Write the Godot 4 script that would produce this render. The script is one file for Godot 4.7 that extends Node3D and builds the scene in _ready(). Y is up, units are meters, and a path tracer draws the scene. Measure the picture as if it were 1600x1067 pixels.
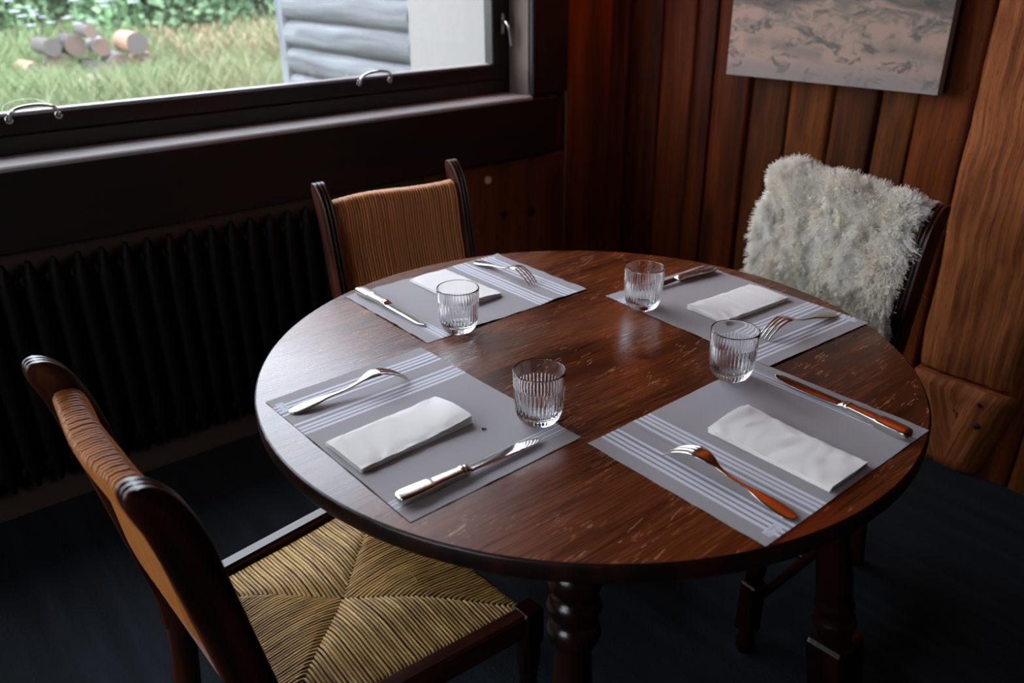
extends Node3D

# ---------------------------------------------------------------- scene
const LAMP := 2.4

func _ready() -> void:
	rng.seed = 4
	var cam := Camera3D.new()
	cam.name = "camera"
	add_child(cam)
	cam.transform = Transform3D(Basis(Vector3(0.77941, -0.00858, 0.62646), Vector3(0.27261, 0.90493, -0.32677), Vector3(-0.56410, 0.42546, 0.70765)).orthonormalized(), Vector3(-0.89458, 1.37492, 0.92471))
	cam.fov = 45.452
	var ca := CameraAttributesPhysical.new()
	ca.frustum_focal_length = 28.655
	ca.exposure_aperture = 3.6
	ca.frustum_focus_distance = 1.36
	ca.frustum_near = 0.05
	ca.frustum_far = 200.0
	cam.attributes = ca
	cam.current = true
	var sky := ProceduralSkyMaterial.new()
	sky.sky_top_color = srgb(226, 236, 250)
	sky.sky_horizon_color = srgb(236, 242, 250)
	sky.ground_bottom_color = srgb(90, 100, 80)
	sky.ground_horizon_color = srgb(150, 160, 140)
	sky.sun_angle_max = 0.1
	var env := Environment.new()
	env.background_mode = Environment.BG_SKY
	env.sky = Sky.new()
	env.sky.sky_material = sky
	env.background_energy_multiplier = 10.8
	env.tonemap_mode = Environment.TONE_MAPPER_LINEAR
	env.tonemap_exposure = 1.0
	env.sdfgi_enabled = true
	env.ssao_enabled = true
	env.ssil_enabled = true
	var we := WorldEnvironment.new()
	we.name = "environment"
	we.environment = env
	add_child(we)
	make_materials()
	build_room()
	build_window_wall_details()
	build_outdoors()
	build_post()
	build_picture()
	build_table()
	build_chairs()
	build_sheepskin()
	build_settings()
	build_lamp()

# ---------------------------------------------------------------- mesh builder
class MB:
	var v := PackedVector3Array()
	var n := PackedVector3Array()
	var uv := PackedVector2Array()
	var c := PackedColorArray()
	var ix := PackedInt32Array()
	var t := Transform3D.IDENTITY
	var tint := Color(1, 1, 1)
	var uvo := Vector2.ZERO

	func vert(p: Vector3, m: Vector3, w: Vector2) -> void:
		v.append(t * p)
		n.append(t.basis * m)
		uv.append(w + uvo)
		c.append(tint)

	# rows of points -> smooth sheet; s = +1 when across x along points outward
	func grid(rows: Array, wrap: bool, s: float, uvs := Vector2(1, 1), metric := true) -> void:
		var nr := rows.size()
		var k: int = rows[0].size()
		var ke := k + 1 if wrap else k
		var base := v.size()
		var vl := 0.0
		for i in nr:
			var r: PackedVector3Array = rows[i]
			var ra: PackedVector3Array = rows[maxi(i - 1, 0)]
			var rb: PackedVector3Array = rows[mini(i + 1, nr - 1)]
			if i > 0:
				vl += (r[0] - ra[0]).length() if metric else 1.0 / (nr - 1)
			var ul := 0.0
			for jj in ke:
				var j := jj % k
				var jp := (j + 1) % k if wrap else mini(j + 1, k - 1)
				var jm := (j + k - 1) % k if wrap else maxi(j - 1, 0)
				if jj > 0:
					ul += (r[j] - r[jm]).length() if metric else 1.0 / (ke - 1)
				var m := (r[jp] - r[jm]).cross(rb[j] - ra[j]).normalized() * s
				vert(r[j], m, Vector2(ul, vl) * uvs)
		for i in nr - 1:
			for j in ke - 1:
				var a := base + i * ke + j
				var b := a + 1
				var d := a + ke
				var e := d + 1
				if s > 0:
					ix.append_array(PackedInt32Array([a, e, b, a, d, e]))
				else:
					ix.append_array(PackedInt32Array([a, b, e, a, e, d]))

	func fan(r: PackedVector3Array, m: Vector3, uvs := 1.0) -> void:
		var base := v.size()
		var mid := Vector3.ZERO
		for p in r:
			mid += p
		mid /= r.size()
		var a1 := m.cross(Vector3(0.31, 0.9, 0.2)).normalized()
		var a2 := m.cross(a1)
		vert(mid, m, Vector2(a1.dot(mid), a2.dot(mid)) * uvs)
		for p in r:
			vert(p, m, Vector2(a1.dot(p), a2.dot(p)) * uvs)
		var k := r.size()
		var flip := (r[0] - mid).cross(r[1] - mid).dot(m) > 0
		for j in k:
			var a := base + 1 + j
			var b := base + 1 + (j + 1) % k
			ix.append_array(PackedInt32Array([base, b, a] if flip else [base, a, b]))

	func loft(rows: Array, uvs := Vector2(1, 1), caps := true) -> void:
		# find the outward sign from the first wide row
		var i0 := rows.size() / 2
		var r: PackedVector3Array = rows[i0]
		var r2: PackedVector3Array = rows[i0 - 1] if i0 > 0 else rows[i0 + 1]
		var mid := Vector3.ZERO
		for p in r:
			mid += p
		mid /= r.size()
		var du := r[1] - r[r.size() - 1]
		var dv := (r[0] - r2[0]) if i0 > 0 else (r2[0] - r[0])
		var s := 1.0 if du.cross(dv).dot(r[0] - mid) > 0 else -1.0
		grid(rows, true, s, uvs)
		if caps:
			for e in [0, rows.size() - 1]:
				var q: PackedVector3Array = rows[e]
				var q2: PackedVector3Array = rows[1 if e == 0 else rows.size() - 2]
				var cm := Vector3.ZERO
				var cm2 := Vector3.ZERO
				for p in q:
					cm += p
				for p in q2:
					cm2 += p
				var m := (q[0] - q[q.size() / 3]).cross(q[0] - q[2 * q.size() / 3]).normalized()
				if m.length() < 0.5:
					m = (cm - cm2).normalized()
				if m.dot(cm - cm2) < 0:
					m = -m
				fan(q, m, uvs.x)

	func tube(path: Array, rad, sides := 8, uvs := Vector2(1, 1), caps := true, shut := false) -> void:
		var rows := []
		var k := path.size()
		var up := Vector3.ZERO
		for i in k:
			var a: Vector3 = path[(i + k - 1) % k] if shut else path[maxi(i - 1, 0)]
			var b: Vector3 = path[(i + 1) % k] if shut else path[mini(i + 1, k - 1)]
			var d := (b - a).normalized()
			if up == Vector3.ZERO:
				up = Vector3.UP if absf(d.y) < 0.9 else Vector3.RIGHT
			up = (up - d * up.dot(d)).normalized()
			var w := d.cross(up)
			var r: float = rad[i] if rad is Array else rad
			var row := PackedVector3Array()
			for j in sides:
				var f := TAU * j / sides
				row.append(path[i] + (up * cos(f) + w * sin(f)) * r)
			rows.append(row)
		if shut:
			rows.append(rows[0])
		loft(rows, uvs, caps and not shut)

	func lathe(prof: Array, seg := 32, uvs := Vector2(1, 1), caps := true) -> void:
		var rows := []
		for p in prof:
			var row := PackedVector3Array()
			for j in seg:
				var f := TAU * j / seg
				row.append(Vector3(cos(f) * p[0], p[1], sin(f) * p[0]))
			rows.append(row)
		loft(rows, uvs, caps)

	func face(p: Array, m: Vector3, w: Array) -> void:
		var base := v.size()
		for i in p.size():
			vert(p[i], m, w[i])
		var flip: bool = (p[1] - p[0]).cross(p[2] - p[0]).dot(m) > 0
		for i in range(1, p.size() - 1):
			ix.append_array(PackedInt32Array([base, base + i + 1, base + i] if flip else [base, base + i, base + i + 1]))

	# chamfered box; the grain of the texture (v) runs along axis g
	func rbox(at: Vector3, size: Vector3, b := 0.003, g := 1, turn := Basis.IDENTITY) -> void:
		var h := size * 0.5
		b = minf(b, minf(h.x, minf(h.y, h.z)) * 0.9)
		var keep := t
		t = t * Transform3D(turn, at)
		for ax in 3:
			var u := (ax + 1) % 3
			var w := (ax + 2) % 3
			if u == g:
				u = w
				w = g
			for s in [-1.0, 1.0]:
				var p := []
				var q := []
				for k in [[-1, -1], [1, -1], [1, 1], [-1, 1]]:
					var x := Vector3.ZERO
					x[ax] = s * h[ax]
					x[u] = k[0] * (h[u] - b)
					x[w] = k[1] * (h[w] - b)
					p.append(x)
					q.append(Vector2(x[u] + ax * 0.37 + s * 0.11, x[w]))
				var m := Vector3.ZERO
				m[ax] = s
				face(p, m, q)
		for ax in 3:
			var u := (ax + 1) % 3
			var w := (ax + 2) % 3
			for su in [-1.0, 1.0]:
				for sw in [-1.0, 1.0]:
					var p := []
					var q := []
					for k in [[-1, 0], [1, 0], [1, 1], [-1, 1]]:
						var x := Vector3.ZERO
						x[ax] = k[0] * (h[ax] - b)
						x[u] = su * (h[u] - (b if k[1] == 1 else 0.0))
						x[w] = sw * (h[w] - (0.0 if k[1] == 1 else b))
						p.append(x)
						q.append(Vector2(x[u] + x[w], x[ax]) if ax == g else Vector2(x[ax], x[g]))
					var m := Vector3.ZERO
					m[u] = su * 0.7071
					m[w] = sw * 0.7071
					face(p, m, q)
		for sx in [-1.0, 1.0]:
			for sy in [-1.0, 1.0]:
				for sz in [-1.0, 1.0]:
					var e := Vector3(sx, sy, sz)
					var p := []
					for ax in 3:
						var x := (h - Vector3(b, b, b))
						x[ax] = h[ax]
						p.append(x * e)
					face(p, e.normalized(), [Vector2(p[0].x, p[0].y), Vector2(p[1].x, p[1].y), Vector2(p[2].x, p[2].y)])
		t = keep

	func mesh() -> ArrayMesh:
		var a := []
		a.resize(Mesh.ARRAY_MAX)
		a[Mesh.ARRAY_VERTEX] = v
		a[Mesh.ARRAY_NORMAL] = n
		a[Mesh.ARRAY_TEX_UV] = uv
		a[Mesh.ARRAY_COLOR] = c
		a[Mesh.ARRAY_INDEX] = ix
		var m := ArrayMesh.new()
		m.add_surface_from_arrays(Mesh.PRIMITIVE_TRIANGLES, a)
		return m


var rng := RandomNumberGenerator.new()
var taken := {}
var M := {}

func numbered(called: String) -> String:
	if not taken.has(called):
		taken[called] = 0
		return called
	taken[called] += 1
	return "%s_%03d" % [called, taken[called]]

func tag(o: Node3D, label: String, category: String, group := "") -> Node3D:
	o.set_meta("label", label)
	o.set_meta("category", category)
	if group:
		o.set_meta("group", group)
	return o

func thing(called: String, label: String, category: String, at := Vector3.ZERO, turn := 0.0, group := "") -> Node3D:
	var o := Node3D.new()
	o.name = numbered(called)
	add_child(o)
	o.position = at
	o.rotation.y = turn
	tag(o, label, category, group)
	return o

func put(called: String, b, mat: Material, parent: Node3D = null) -> MeshInstance3D:
	var o := MeshInstance3D.new()
	o.mesh = b.mesh() if b is MB else b
	o.material_override = mat
	if parent:
		o.name = called
		parent.add_child(o, true)
		var k := 0
		if o.name != called:
			for s in parent.get_children():
				if s != o and (s.name == called or s.name.begins_with(called + "_0") or s.name.begins_with(called + "_1")):
					k += 1
			o.name = "%s_%03d" % [called, k]
	else:
		o.name = numbered(called)
		add_child(o)
	return o

func struct(called: String, b, mat: Material, parent: Node3D = null) -> MeshInstance3D:
	var o := put(called, b, mat, parent)
	if parent == null:
		o.set_meta("kind", "structure")
	return o

func dup(o: Node3D, label: String, at: Vector3, turn: float) -> Node3D:
	var r: Node3D = o.duplicate()
	var stem: String = o.name
	r.name = numbered(stem)
	add_child(r)
	r.position = at
	r.rotation.y = turn
	r.set_meta("label", label)
	return r

func many(called: String, m: Mesh, mat: Material, xf: Array, cols: Array, parent: Node3D = null) -> MultiMeshInstance3D:
	var mm := MultiMesh.new()
	mm.transform_format = MultiMesh.TRANSFORM_3D
	mm.use_colors = cols.size() > 0
	mm.mesh = m
	mm.instance_count = xf.size()
	for i in xf.size():
		mm.set_instance_transform(i, xf[i])
		if cols.size():
			mm.set_instance_color(i, cols[i])
	var o := MultiMeshInstance3D.new()
	o.multimesh = mm
	o.material_override = mat
	o.set_meta("kind", "stuff")
	if parent:
		o.name = called
		parent.add_child(o, true)
	else:
		o.name = numbered(called)
		add_child(o)
	return o

# ---------------------------------------------------------------- textures and materials
func noise(sd: int, freq: float, oct := 4) -> FastNoiseLite:
	var f := FastNoiseLite.new()
	f.seed = sd
	f.frequency = freq
	f.noise_type = FastNoiseLite.TYPE_SIMPLEX_SMOOTH
	f.fractal_type = FastNoiseLite.FRACTAL_FBM
	f.fractal_octaves = oct
	return f

func bytes(sd: int, freq: float, w: int, h: int, gw := 0, gh := 0, oct := 4) -> PackedByteArray:
	var im := noise(sd, freq, oct).get_seamless_image(gw if gw else w, gh if gh else h)
	im.convert(Image.FORMAT_L8)
	if im.get_width() != w or im.get_height() != h:
		im.resize(w, h, Image.INTERPOLATE_CUBIC)
	return im.get_data()

func ramp3(a: Color, b: Color, d: Color, x: float) -> Color:
	return a.lerp(b, x * 2.0) if x < 0.5 else b.lerp(d, x * 2.0 - 1.0)

# grain along v. Returns [colour, height]
func wood_pair(sd: int, w: int, h: int, dark: Color, mid: Color, light: Color, wear := 0.0, wear_color := Color.WHITE, contrast := 2.0) -> Array:
	var s1 := bytes(sd, 0.02, w, h, w, h / 16, 4)
	var s2 := bytes(sd + 1, 0.09, w, h, w, h / 32, 3)
	var br := bytes(sd + 2, 0.008, w, h, w / 2, h / 4, 3)
	var wp := bytes(sd + 3, 0.01, w, h, w / 4, h / 4, 2)
	var fl := bytes(sd + 4, 0.12, w, h, w, h / 10, 2)
	var lut := []
	for i in 256:
		lut.append(ramp3(dark, mid, light, i / 255.0))
	var out := PackedByteArray()
	out.resize(w * h * 3)
	var hb := PackedByteArray()
	hb.resize(w * h)
	for y in h:
		var row := y * w
		for x in w:
			var k := row + x
			var q := row + ((x + (wp[k] >> 4)) & (w - 1))
			var g := (s1[q] * 9 + s2[q] * 4 + br[k] * 5) / 18
			g = clampi(int((g - 128) * contrast) + 128, 0, 255)
			var c: Color = lut[g]
			if wear > 0.0 and fl[k] > 255 - int(wear * 255.0):
				c = c.lerp(wear_color, 0.7)
			out[k * 3] = int(c.r * 255)
			out[k * 3 + 1] = int(c.g * 255)
			out[k * 3 + 2] = int(c.b * 255)
			hb[k] = (s1[q] + s2[q]) >> 1
	return [ImageTexture.create_from_image(Image.create_from_data(w, h, false, Image.FORMAT_RGB8, out)), ImageTexture.create_from_image(Image.create_from_data(w, h, false, Image.FORMAT_L8, hb))]

func mat(col: Color, rough := 0.6, metal := 0.0, tex: Texture2D = null, bump: Texture2D = null, depth := 0.1, sc := Vector3.ONE) -> StandardMaterial3D:
	var m := StandardMaterial3D.new()
	m.albedo_color = col
	m.roughness = rough
	m.metallic = metal
	m.albedo_texture = tex
	if bump:
		m.heightmap_enabled = true
		m.heightmap_texture = bump
		m.heightmap_scale = depth
	m.uv1_scale = sc
	return m

func noise_tex(sd: int, freq: float, size := 512, oct := 4) -> ImageTexture:
	return ImageTexture.create_from_image(Image.create_from_data(size, size, false, Image.FORMAT_L8, bytes(sd, freq, size, size, 0, 0, oct)))

func srgb(r: int, g: int, b: int) -> Color:
	return Color(r / 255.0, g / 255.0, b / 255.0)

func mat_texture() -> ImageTexture:
	# paper place mat, 0.40 x 0.295; u from the diner's left, v from the far edge
	var w := 1024
	var h := 768
	var im := Image.create(w, h, false, Image.FORMAT_RGB8)
	var base := srgb(158, 152, 154)
	var pale := srgb(214, 215, 226)
	var dark := srgb(124, 120, 127)
	im.fill(base)
	var px := w / 0.40
	var band := [[0.0255, 0.0062, pale], [0.0325, 0.0012, dark], [0.0352, 0.0062, pale], [0.0425, 0.0016, dark], [0.0448, 0.0064, pale], [0.0522, 0.0012, dark], [0.0548, 0.0016, dark], [0.0564, 0.0056, pale], [0.0632, 0.001, dark]]
	for b in band:
		im.fill_rect(Rect2i(int(b[0] * px), 0, int(b[1] * px), h), b[2])
		im.fill_rect(Rect2i(int((0.150 - b[0]) * px), 0, int(b[1] * px), h), b[2])
	for b in [[0.349, 0.003], [0.3545, 0.004], [0.3605, 0.0012], [0.364, 0.0042], [0.371, 0.0012]]:
		im.fill_rect(Rect2i(int(b[0] * px), 0, int(b[1] * px), h), pale)
	# the printed maker's stamp by the near left corner: a pale patch with small unreadable marks
	var py := h / 0.295
	im.fill_rect(Rect2i(int(0.018 * px), int(0.2765 * py), int(0.026 * px), int(0.0125 * py)), pale)
	var r := RandomNumberGenerator.new()
	r.seed = 5
	for i in 3:
		for k in 7:
			var x := int((0.020 + k * 0.0032) * px)
			var y := int((0.2785 + i * 0.0036) * py)
			im.fill_rect(Rect2i(x, y, r.randi_range(2, 6), r.randi_range(3, 6)), dark.lightened(0.15))
	var nb := bytes(31, 0.25, w, h, 0, 0, 2)
	var data := im.get_data()
	for y in h:
		for x in w:
			var k := y * w + x
			var d := (int(nb[k]) - 128) / 12 + (3 if (x / 3 + y / 3) % 2 == 0 else -3)
			for i in 3:
				data[k * 3 + i] = clampi(data[k * 3 + i] + d, 0, 255)
	return ImageTexture.create_from_image(Image.create_from_data(w, h, false, Image.FORMAT_RGB8, data))

func painting_texture() -> ImageTexture:
	var w := 768
	var h := 512
	var out := PackedByteArray()
	out.resize(w * h * 3)
	var wx := noise(71, 0.006, 3)
	var wy := noise(72, 0.006, 3)
	var f1 := noise(73, 0.008, 5)
	var f2 := noise(74, 0.03, 4)
	var foam := srgb(206, 184, 172)
	var sea := srgb(146, 142, 134)
	var deep := srgb(92, 92, 90)
	var low := srgb(150, 154, 158)
	for y in h:
		for x in w:
			var a := wx.get_noise_2d(x, y * 1.6) * 46.0
			var b := wy.get_noise_2d(x, y * 1.6) * 34.0
			var q := f1.get_noise_2d(x * 0.8 + a * 1.4, y * 1.9 + b * 1.8) + 0.35 * f2.get_noise_2d(x + a, y * 1.7 + b)
			var v := float(y) / h
			# bands of the swell: a dark back, a breaking crest, spread foam, flatter water below
			var s := smoothstep(-0.42, 0.30, q + 0.18 * sin(v * 9.0 + a * 0.02) + 0.05)
			s *= 1.0 - 0.75 * exp(-pow((v - 0.80 + 0.03 * sin(x * 0.013)) / 0.045, 2.0)) * smoothstep(-0.35, 0.15, f1.get_noise_2d(x * 0.5, 300.0))
			var c := sea.lerp(foam, s)
			if q < -0.25:
				c = c.lerp(deep, clampf((-0.25 - q) * 2.0, 0, 0.5))
			var crest := 0.535 + 0.05 * sin(x * 0.011) + a * 0.0006
			if v < crest:
				var g := smoothstep(0.0, 0.05, crest - v)
				c = c.lerp(srgb(140, 128, 120).lerp(deep, clampf(q + 0.4, 0, 1)), g)
			c = c.lerp(low, smoothstep(0.84, 0.97, v + q * 0.06) * 0.7)
			var k := (y * w + x) * 3
			out[k] = int(c.r * 255)
			out[k + 1] = int(c.g * 255)
			out[k + 2] = int(c.b * 255)
	return ImageTexture.create_from_image(Image.create_from_data(w, h, false, Image.FORMAT_RGB8, out))

func table_textures() -> Array:
	# grain along u (the x axis of the room); 1.2 m square
	var w := 1024
	var h := 2048
	var s1 := bytes(11, 0.012, w, h, w / 16, h, 4)
	var s2 := bytes(12, 0.05, w, h, w / 8, h, 3)
	var br := bytes(13, 0.006, w, h, w / 4, h / 4, 3)
	var fine := bytes(14, 0.16, w, h, w / 16, h, 3)
	var a := srgb(48, 20, 9)
	var b := srgb(92, 43, 18)
	var d := srgb(126, 66, 29)
	var lut := []
	for i in 256:
		lut.append(ramp3(a, b, d, i / 255.0))
	var out := PackedByteArray()
	out.resize(w * h * 3)
	var hb := PackedByteArray()
	hb.resize(w * h)
	var rb := PackedByteArray()
	rb.resize(w * h)
	for k in w * h:
		var g := (s1[k] * 5 + s2[k] * 4 + br[k] * 6 + fine[k] * 5) / 20
		g = clampi((g - 128) * 2 + 128, 0, 255)
		var c: Color = lut[g]
		out[k * 3] = int(c.r * 255)
		out[k * 3 + 1] = int(c.g * 255)
		out[k * 3 + 2] = int(c.b * 255)
		hb[k] = clampi(128 + (fine[k] - 128) / 2 + (s2[k] - 128) / 3, 0, 255)
		rb[k] = clampi(66 + (br[k] - 128) / 6 + (fine[k] - 128) / 6, 30, 140)
	var im := Image.create_from_data(w, h, false, Image.FORMAT_RGB8, out)
	var hi := Image.create_from_data(w, h, false, Image.FORMAT_L8, hb)
	# worn flecks and scratches in the lacquer, lying along the grain in loose patches
	var r := RandomNumberGenerator.new()
	r.seed = 21
	var where := noise(15, 0.012, 2)
	for i in 7600:
		var x := r.randi_range(30, w - 60)
		var y := r.randi_range(20, h - 30)
		if where.get_noise_2d(x * 1.2, y * 0.6) < 0.02 + r.randf() * 0.35:
			continue
		var l := r.randi_range(3, 12) if r.randf() < 0.8 else r.randi_range(12, 26)
		var col := srgb(158, 108, 76).lerp(srgb(214, 182, 152), r.randf() * r.randf())
		var yy := y
		for s in l:
			if r.randf() < 0.3:
				yy -= 1
			var t := r.randi_range(1, 3)
			im.fill_rect(Rect2i(x + s, yy, 1, t), im.get_pixel(x + s, yy).lerp(col, 0.78))
			hi.fill_rect(Rect2i(x + s, yy, 1, t), Color(0.3, 0.3, 0.3))
	return [ImageTexture.create_from_image(im), ImageTexture.create_from_image(hi), ImageTexture.create_from_image(Image.create_from_data(w, h, false, Image.FORMAT_L8, rb))]

func make_materials() -> void:
	var dk := wood_pair(100, 512, 1024, srgb(30, 13, 8), srgb(58, 26, 15), srgb(84, 42, 24))
	M.chair = mat(Color.WHITE, 0.32, 0, dk[0], dk[1], 0.03, Vector3(2.5, 1.5, 1))
	M.leg = mat(Color(0.55, 0.5, 0.5), 0.25, 0, dk[0], dk[1], 0.03, Vector3(3, 1.5, 1))
	M.rail_glare = mat(srgb(146, 104, 88), 0.3, 0, null, dk[1], 0.03, Vector3(2, 1, 1))  # back rail: window glare put into the colour, paler than the chair wood
	M.jamb = mat(srgb(104, 88, 78), 0.6)
	M.frame = mat(Color(0.55, 0.5, 0.5), 0.4, 0, dk[0], dk[1], 0.03, Vector3(1.2, 0.6, 1))
	M.fascia = mat(Color(0.42, 0.36, 0.33), 0.6, 0, dk[0], dk[1], 0.04, Vector3(1.2, 0.6, 1))
	M.sill = mat(srgb(166, 158, 156), 0.35, 0, null, dk[1], 0.02, Vector3(1.5, 0.7, 1))
	var pl := wood_pair(200, 512, 1024, srgb(42, 19, 6), srgb(88, 44, 14), srgb(128, 72, 28), 0.2, srgb(58, 28, 11), 1.2)
	M.planks = []
	for c in [Color(1, 1, 1), Color(0.86, 0.84, 0.82), Color(1.0, 0.9, 0.84), Color(0.78, 0.78, 0.8), Color(0.92, 0.95, 0.97)]:
		M.planks.append(mat(c, 0.55, 0, pl[0], pl[1], 0.12, Vector3(1.6, 0.7, 1)))
		M.planks[-1].metallic_specular = 0.2
	M.redder_shaded = [mat(Color(0.78, 0.66, 0.56), 0.55, 0, pl[0], pl[1], 0.12, Vector3(1.6, 0.7, 1)), mat(Color(0.68, 0.56, 0.50), 0.55, 0, pl[0], pl[1], 0.12, Vector3(1.6, 0.7, 1))]  # corner boards: their own redder tone plus corner shade put into the colour
	for s in M.redder_shaded:
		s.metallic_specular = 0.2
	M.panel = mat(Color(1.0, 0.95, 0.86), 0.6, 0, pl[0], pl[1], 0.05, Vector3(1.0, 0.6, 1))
	var po := wood_pair(300, 1024, 1024, srgb(66, 33, 17), srgb(136, 80, 46), srgb(182, 124, 78), 0.2, srgb(56, 28, 13), 1.0)
	M.post = mat(Color(0.95, 0.9, 0.86), 0.6, 0, po[0], po[1], 0.2, Vector3(2.6, 1.6, 1))
	M.post.metallic_specular = 0.2
	M.dark = mat(srgb(18, 12, 9), 0.8)
	var gr := wood_pair(400, 512, 1024, srgb(84, 86, 90), srgb(130, 132, 136), srgb(164, 166, 168), 0.06, srgb(76, 74, 72), 1.2)
	M.siding = mat(Color(0.72, 0.72, 0.72), 0.85, 0, gr[0], gr[1], 0.15, Vector3(1.2, 0.5, 1))
	M.siding_trim = mat(Color(0.8, 0.8, 0.83), 0.85, 0, gr[0], gr[1], 0.3, Vector3(1.2, 0.5, 1))
	var n1 := noise_tex(51, 0.05)
	var n2 := noise_tex(52, 0.3, 512, 2)
	M.plaster = mat(srgb(122, 118, 114), 0.9, 0, null, n1, 0.1, Vector3(1, 1, 1))
	M.wall = mat(srgb(62, 42, 30), 0.7, 0, null, n1, 0.05)
	M.baseboard = mat(srgb(72, 54, 42), 0.6, 0, null, n1, 0.05)
	M.radiator = mat(srgb(14, 11, 9), 0.6)
	M.radiator.metallic_specular = 0.25
	# floor: dark blue-grey carpet with a faint nap along one way
	var cf := bytes(61, 0.02, 1024, 1024, 1024, 64, 4)
	var cg := bytes(62, 0.35, 1024, 1024, 0, 0, 2)
	var fb := PackedByteArray()
	fb.resize(1024 * 1024 * 3)
	var ca := srgb(16, 19, 22)
	var cb := srgb(38, 44, 50)
	for k in 1024 * 1024:
		var x := clampf((cf[k] * 0.65 + cg[k] * 0.55) / 255.0 - 0.1, 0, 1)
		var c := ca.lerp(cb, x)
		fb[k * 3] = int(c.r * 255)
		fb[k * 3 + 1] = int(c.g * 255)
		fb[k * 3 + 2] = int(c.b * 255)
	M.floor = mat(Color.WHITE, 0.85, 0, ImageTexture.create_from_image(Image.create_from_data(1024, 1024, false, Image.FORMAT_RGB8, fb)), n2, 0.2, Vector3(0.8, 0.8, 0.8))
	M.floor.metallic_specular = 0.25
	M.floor.uv1_triplanar = true
	M.floor.uv1_world_triplanar = true
	var tt := table_textures()
	M.table = mat(Color.WHITE, 1.0, 0, tt[0], tt[1], 0.012)
	M.table.roughness_texture = tt[2]
	M.edge = mat(Color(0.62, 0.56, 0.54), 0.4, 0, dk[0], dk[1], 0.03, Vector3(3, 1, 1))
	M.mat = mat(Color.WHITE, 0.75, 0, mat_texture())
	var dots := Image.create(64, 64, false, Image.FORMAT_L8)
	for y in 64:
		for x in 64:
			var q := 0.5 + 0.5 * sin(x * TAU / 8) * sin(y * TAU / 8)
			dots.set_pixel(x, y, Color(q, q, q))
	M.napkin = mat(srgb(244, 239, 234), 0.95, 0, null, ImageTexture.create_from_image(dots), 0.03, Vector3(70, 70, 1))
	M.silver = mat(srgb(208, 202, 192), 0.22, 1.0)
	M.steel = mat(srgb(190, 190, 190), 0.12, 1.0)
	M.chrome = mat(srgb(200, 200, 200), 0.1, 1.0)
	M.glass = StandardMaterial3D.new()
	M.glass.albedo_color = Color(1, 1, 1, 0.0)
	M.glass.roughness = 0.0
	M.glass.refraction_enabled = true
	M.glass.refraction_scale = 0.05
	M.glass.transparency = BaseMaterial3D.TRANSPARENCY_ALPHA
	M.pane = StandardMaterial3D.new()
	M.pane.albedo_color = Color(0.98, 1, 1, 0.03)
	M.pane.roughness = 0.0
	M.pane.transparency = BaseMaterial3D.TRANSPARENCY_ALPHA
	var ru := bytes(81, 0.03, 256, 512, 256, 64, 4)
	var rb := PackedByteArray()
	rb.resize(256 * 512 * 3)
	for k in 256 * 512:
		var c := ramp3(srgb(126, 92, 46), srgb(186, 146, 84), srgb(228, 192, 124), clampf((ru[k] / 255.0 - 0.5) * 0.8 + 0.5, 0, 1))
		rb[k * 3] = int(c.r * 255)
		rb[k * 3 + 1] = int(c.g * 255)
		rb[k * 3 + 2] = int(c.b * 255)
	M.rush = mat(Color.WHITE, 0.5, 0, ImageTexture.create_from_image(Image.create_from_data(256, 512, false, Image.FORMAT_RGB8, rb)), null, 0.0, Vector3(9, 5, 1))
	M.rush.vertex_color_use_as_albedo = true
	M.rush_back = M.rush.duplicate()
	M.rush_back.albedo_color = Color(0.98, 0.66, 0.42)
	M.rush_back.roughness = 0.35
	M.rush_back.albedo_texture = null
	M.rush_back.albedo_color = srgb(188, 116, 54)
	M.rush_back.roughness = 0.5
	M.canvas = mat(Color(0.76, 0.69, 0.65), 0.7, 0, painting_texture(), n2, 0.01)
	M.canvas_side = mat(srgb(150, 140, 132), 0.8)
	M.hide = mat(srgb(245, 238, 225), 0.95)
	M.wool = mat(srgb(255, 255, 255), 0.8)
	M.wool.vertex_color_use_as_albedo = true
	M.wool.rim_enabled = true
	M.wool.rim = 0.8
	M.wool.rim_tint = 0.2
	M.wool.backlight_enabled = true
	M.wool.backlight = Color(0.6, 0.59, 0.56)
	M.leaf = mat(srgb(216, 216, 216), 0.6)
	M.leaf.vertex_color_use_as_albedo = true
	M.leaf.backlight_enabled = true
	M.leaf.backlight = Color(0.35, 0.35, 0.3)
	M.soil = mat(srgb(72, 84, 48), 0.95, 0, null, n1, 2.0, Vector3(0.3, 0.3, 1))
	M.bark = mat(srgb(110, 98, 92), 0.9, 0, dk[1], dk[1], 0.5, Vector3(3, 3, 1))
	M.cut = mat(srgb(104, 88, 78), 0.9)
	M.stone = mat(srgb(136, 122, 108), 0.9, 0, null, n1, 1.0)
	M.knob = mat(srgb(190, 172, 156), 0.4)
	M.crumb = mat(srgb(36, 26, 20), 0.8)
	M.roof = mat(srgb(70, 66, 62), 0.8)
	M.ceiling = mat(srgb(58, 38, 26), 0.7)
	M.shade = mat(srgb(60, 40, 30), 0.5)
	M.bulb = mat(srgb(255, 190, 120), 0.5)
	M.bulb.emission_enabled = true
	M.bulb.emission = srgb(255, 150, 70)
	M.bulb.emission_energy_multiplier = 6.0

# ---------------------------------------------------------------- room
const ZW := -1.356      # face of the window wall
const XW := 1.40        # face of the plank wall
const TOP := 0.75       # table top

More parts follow.
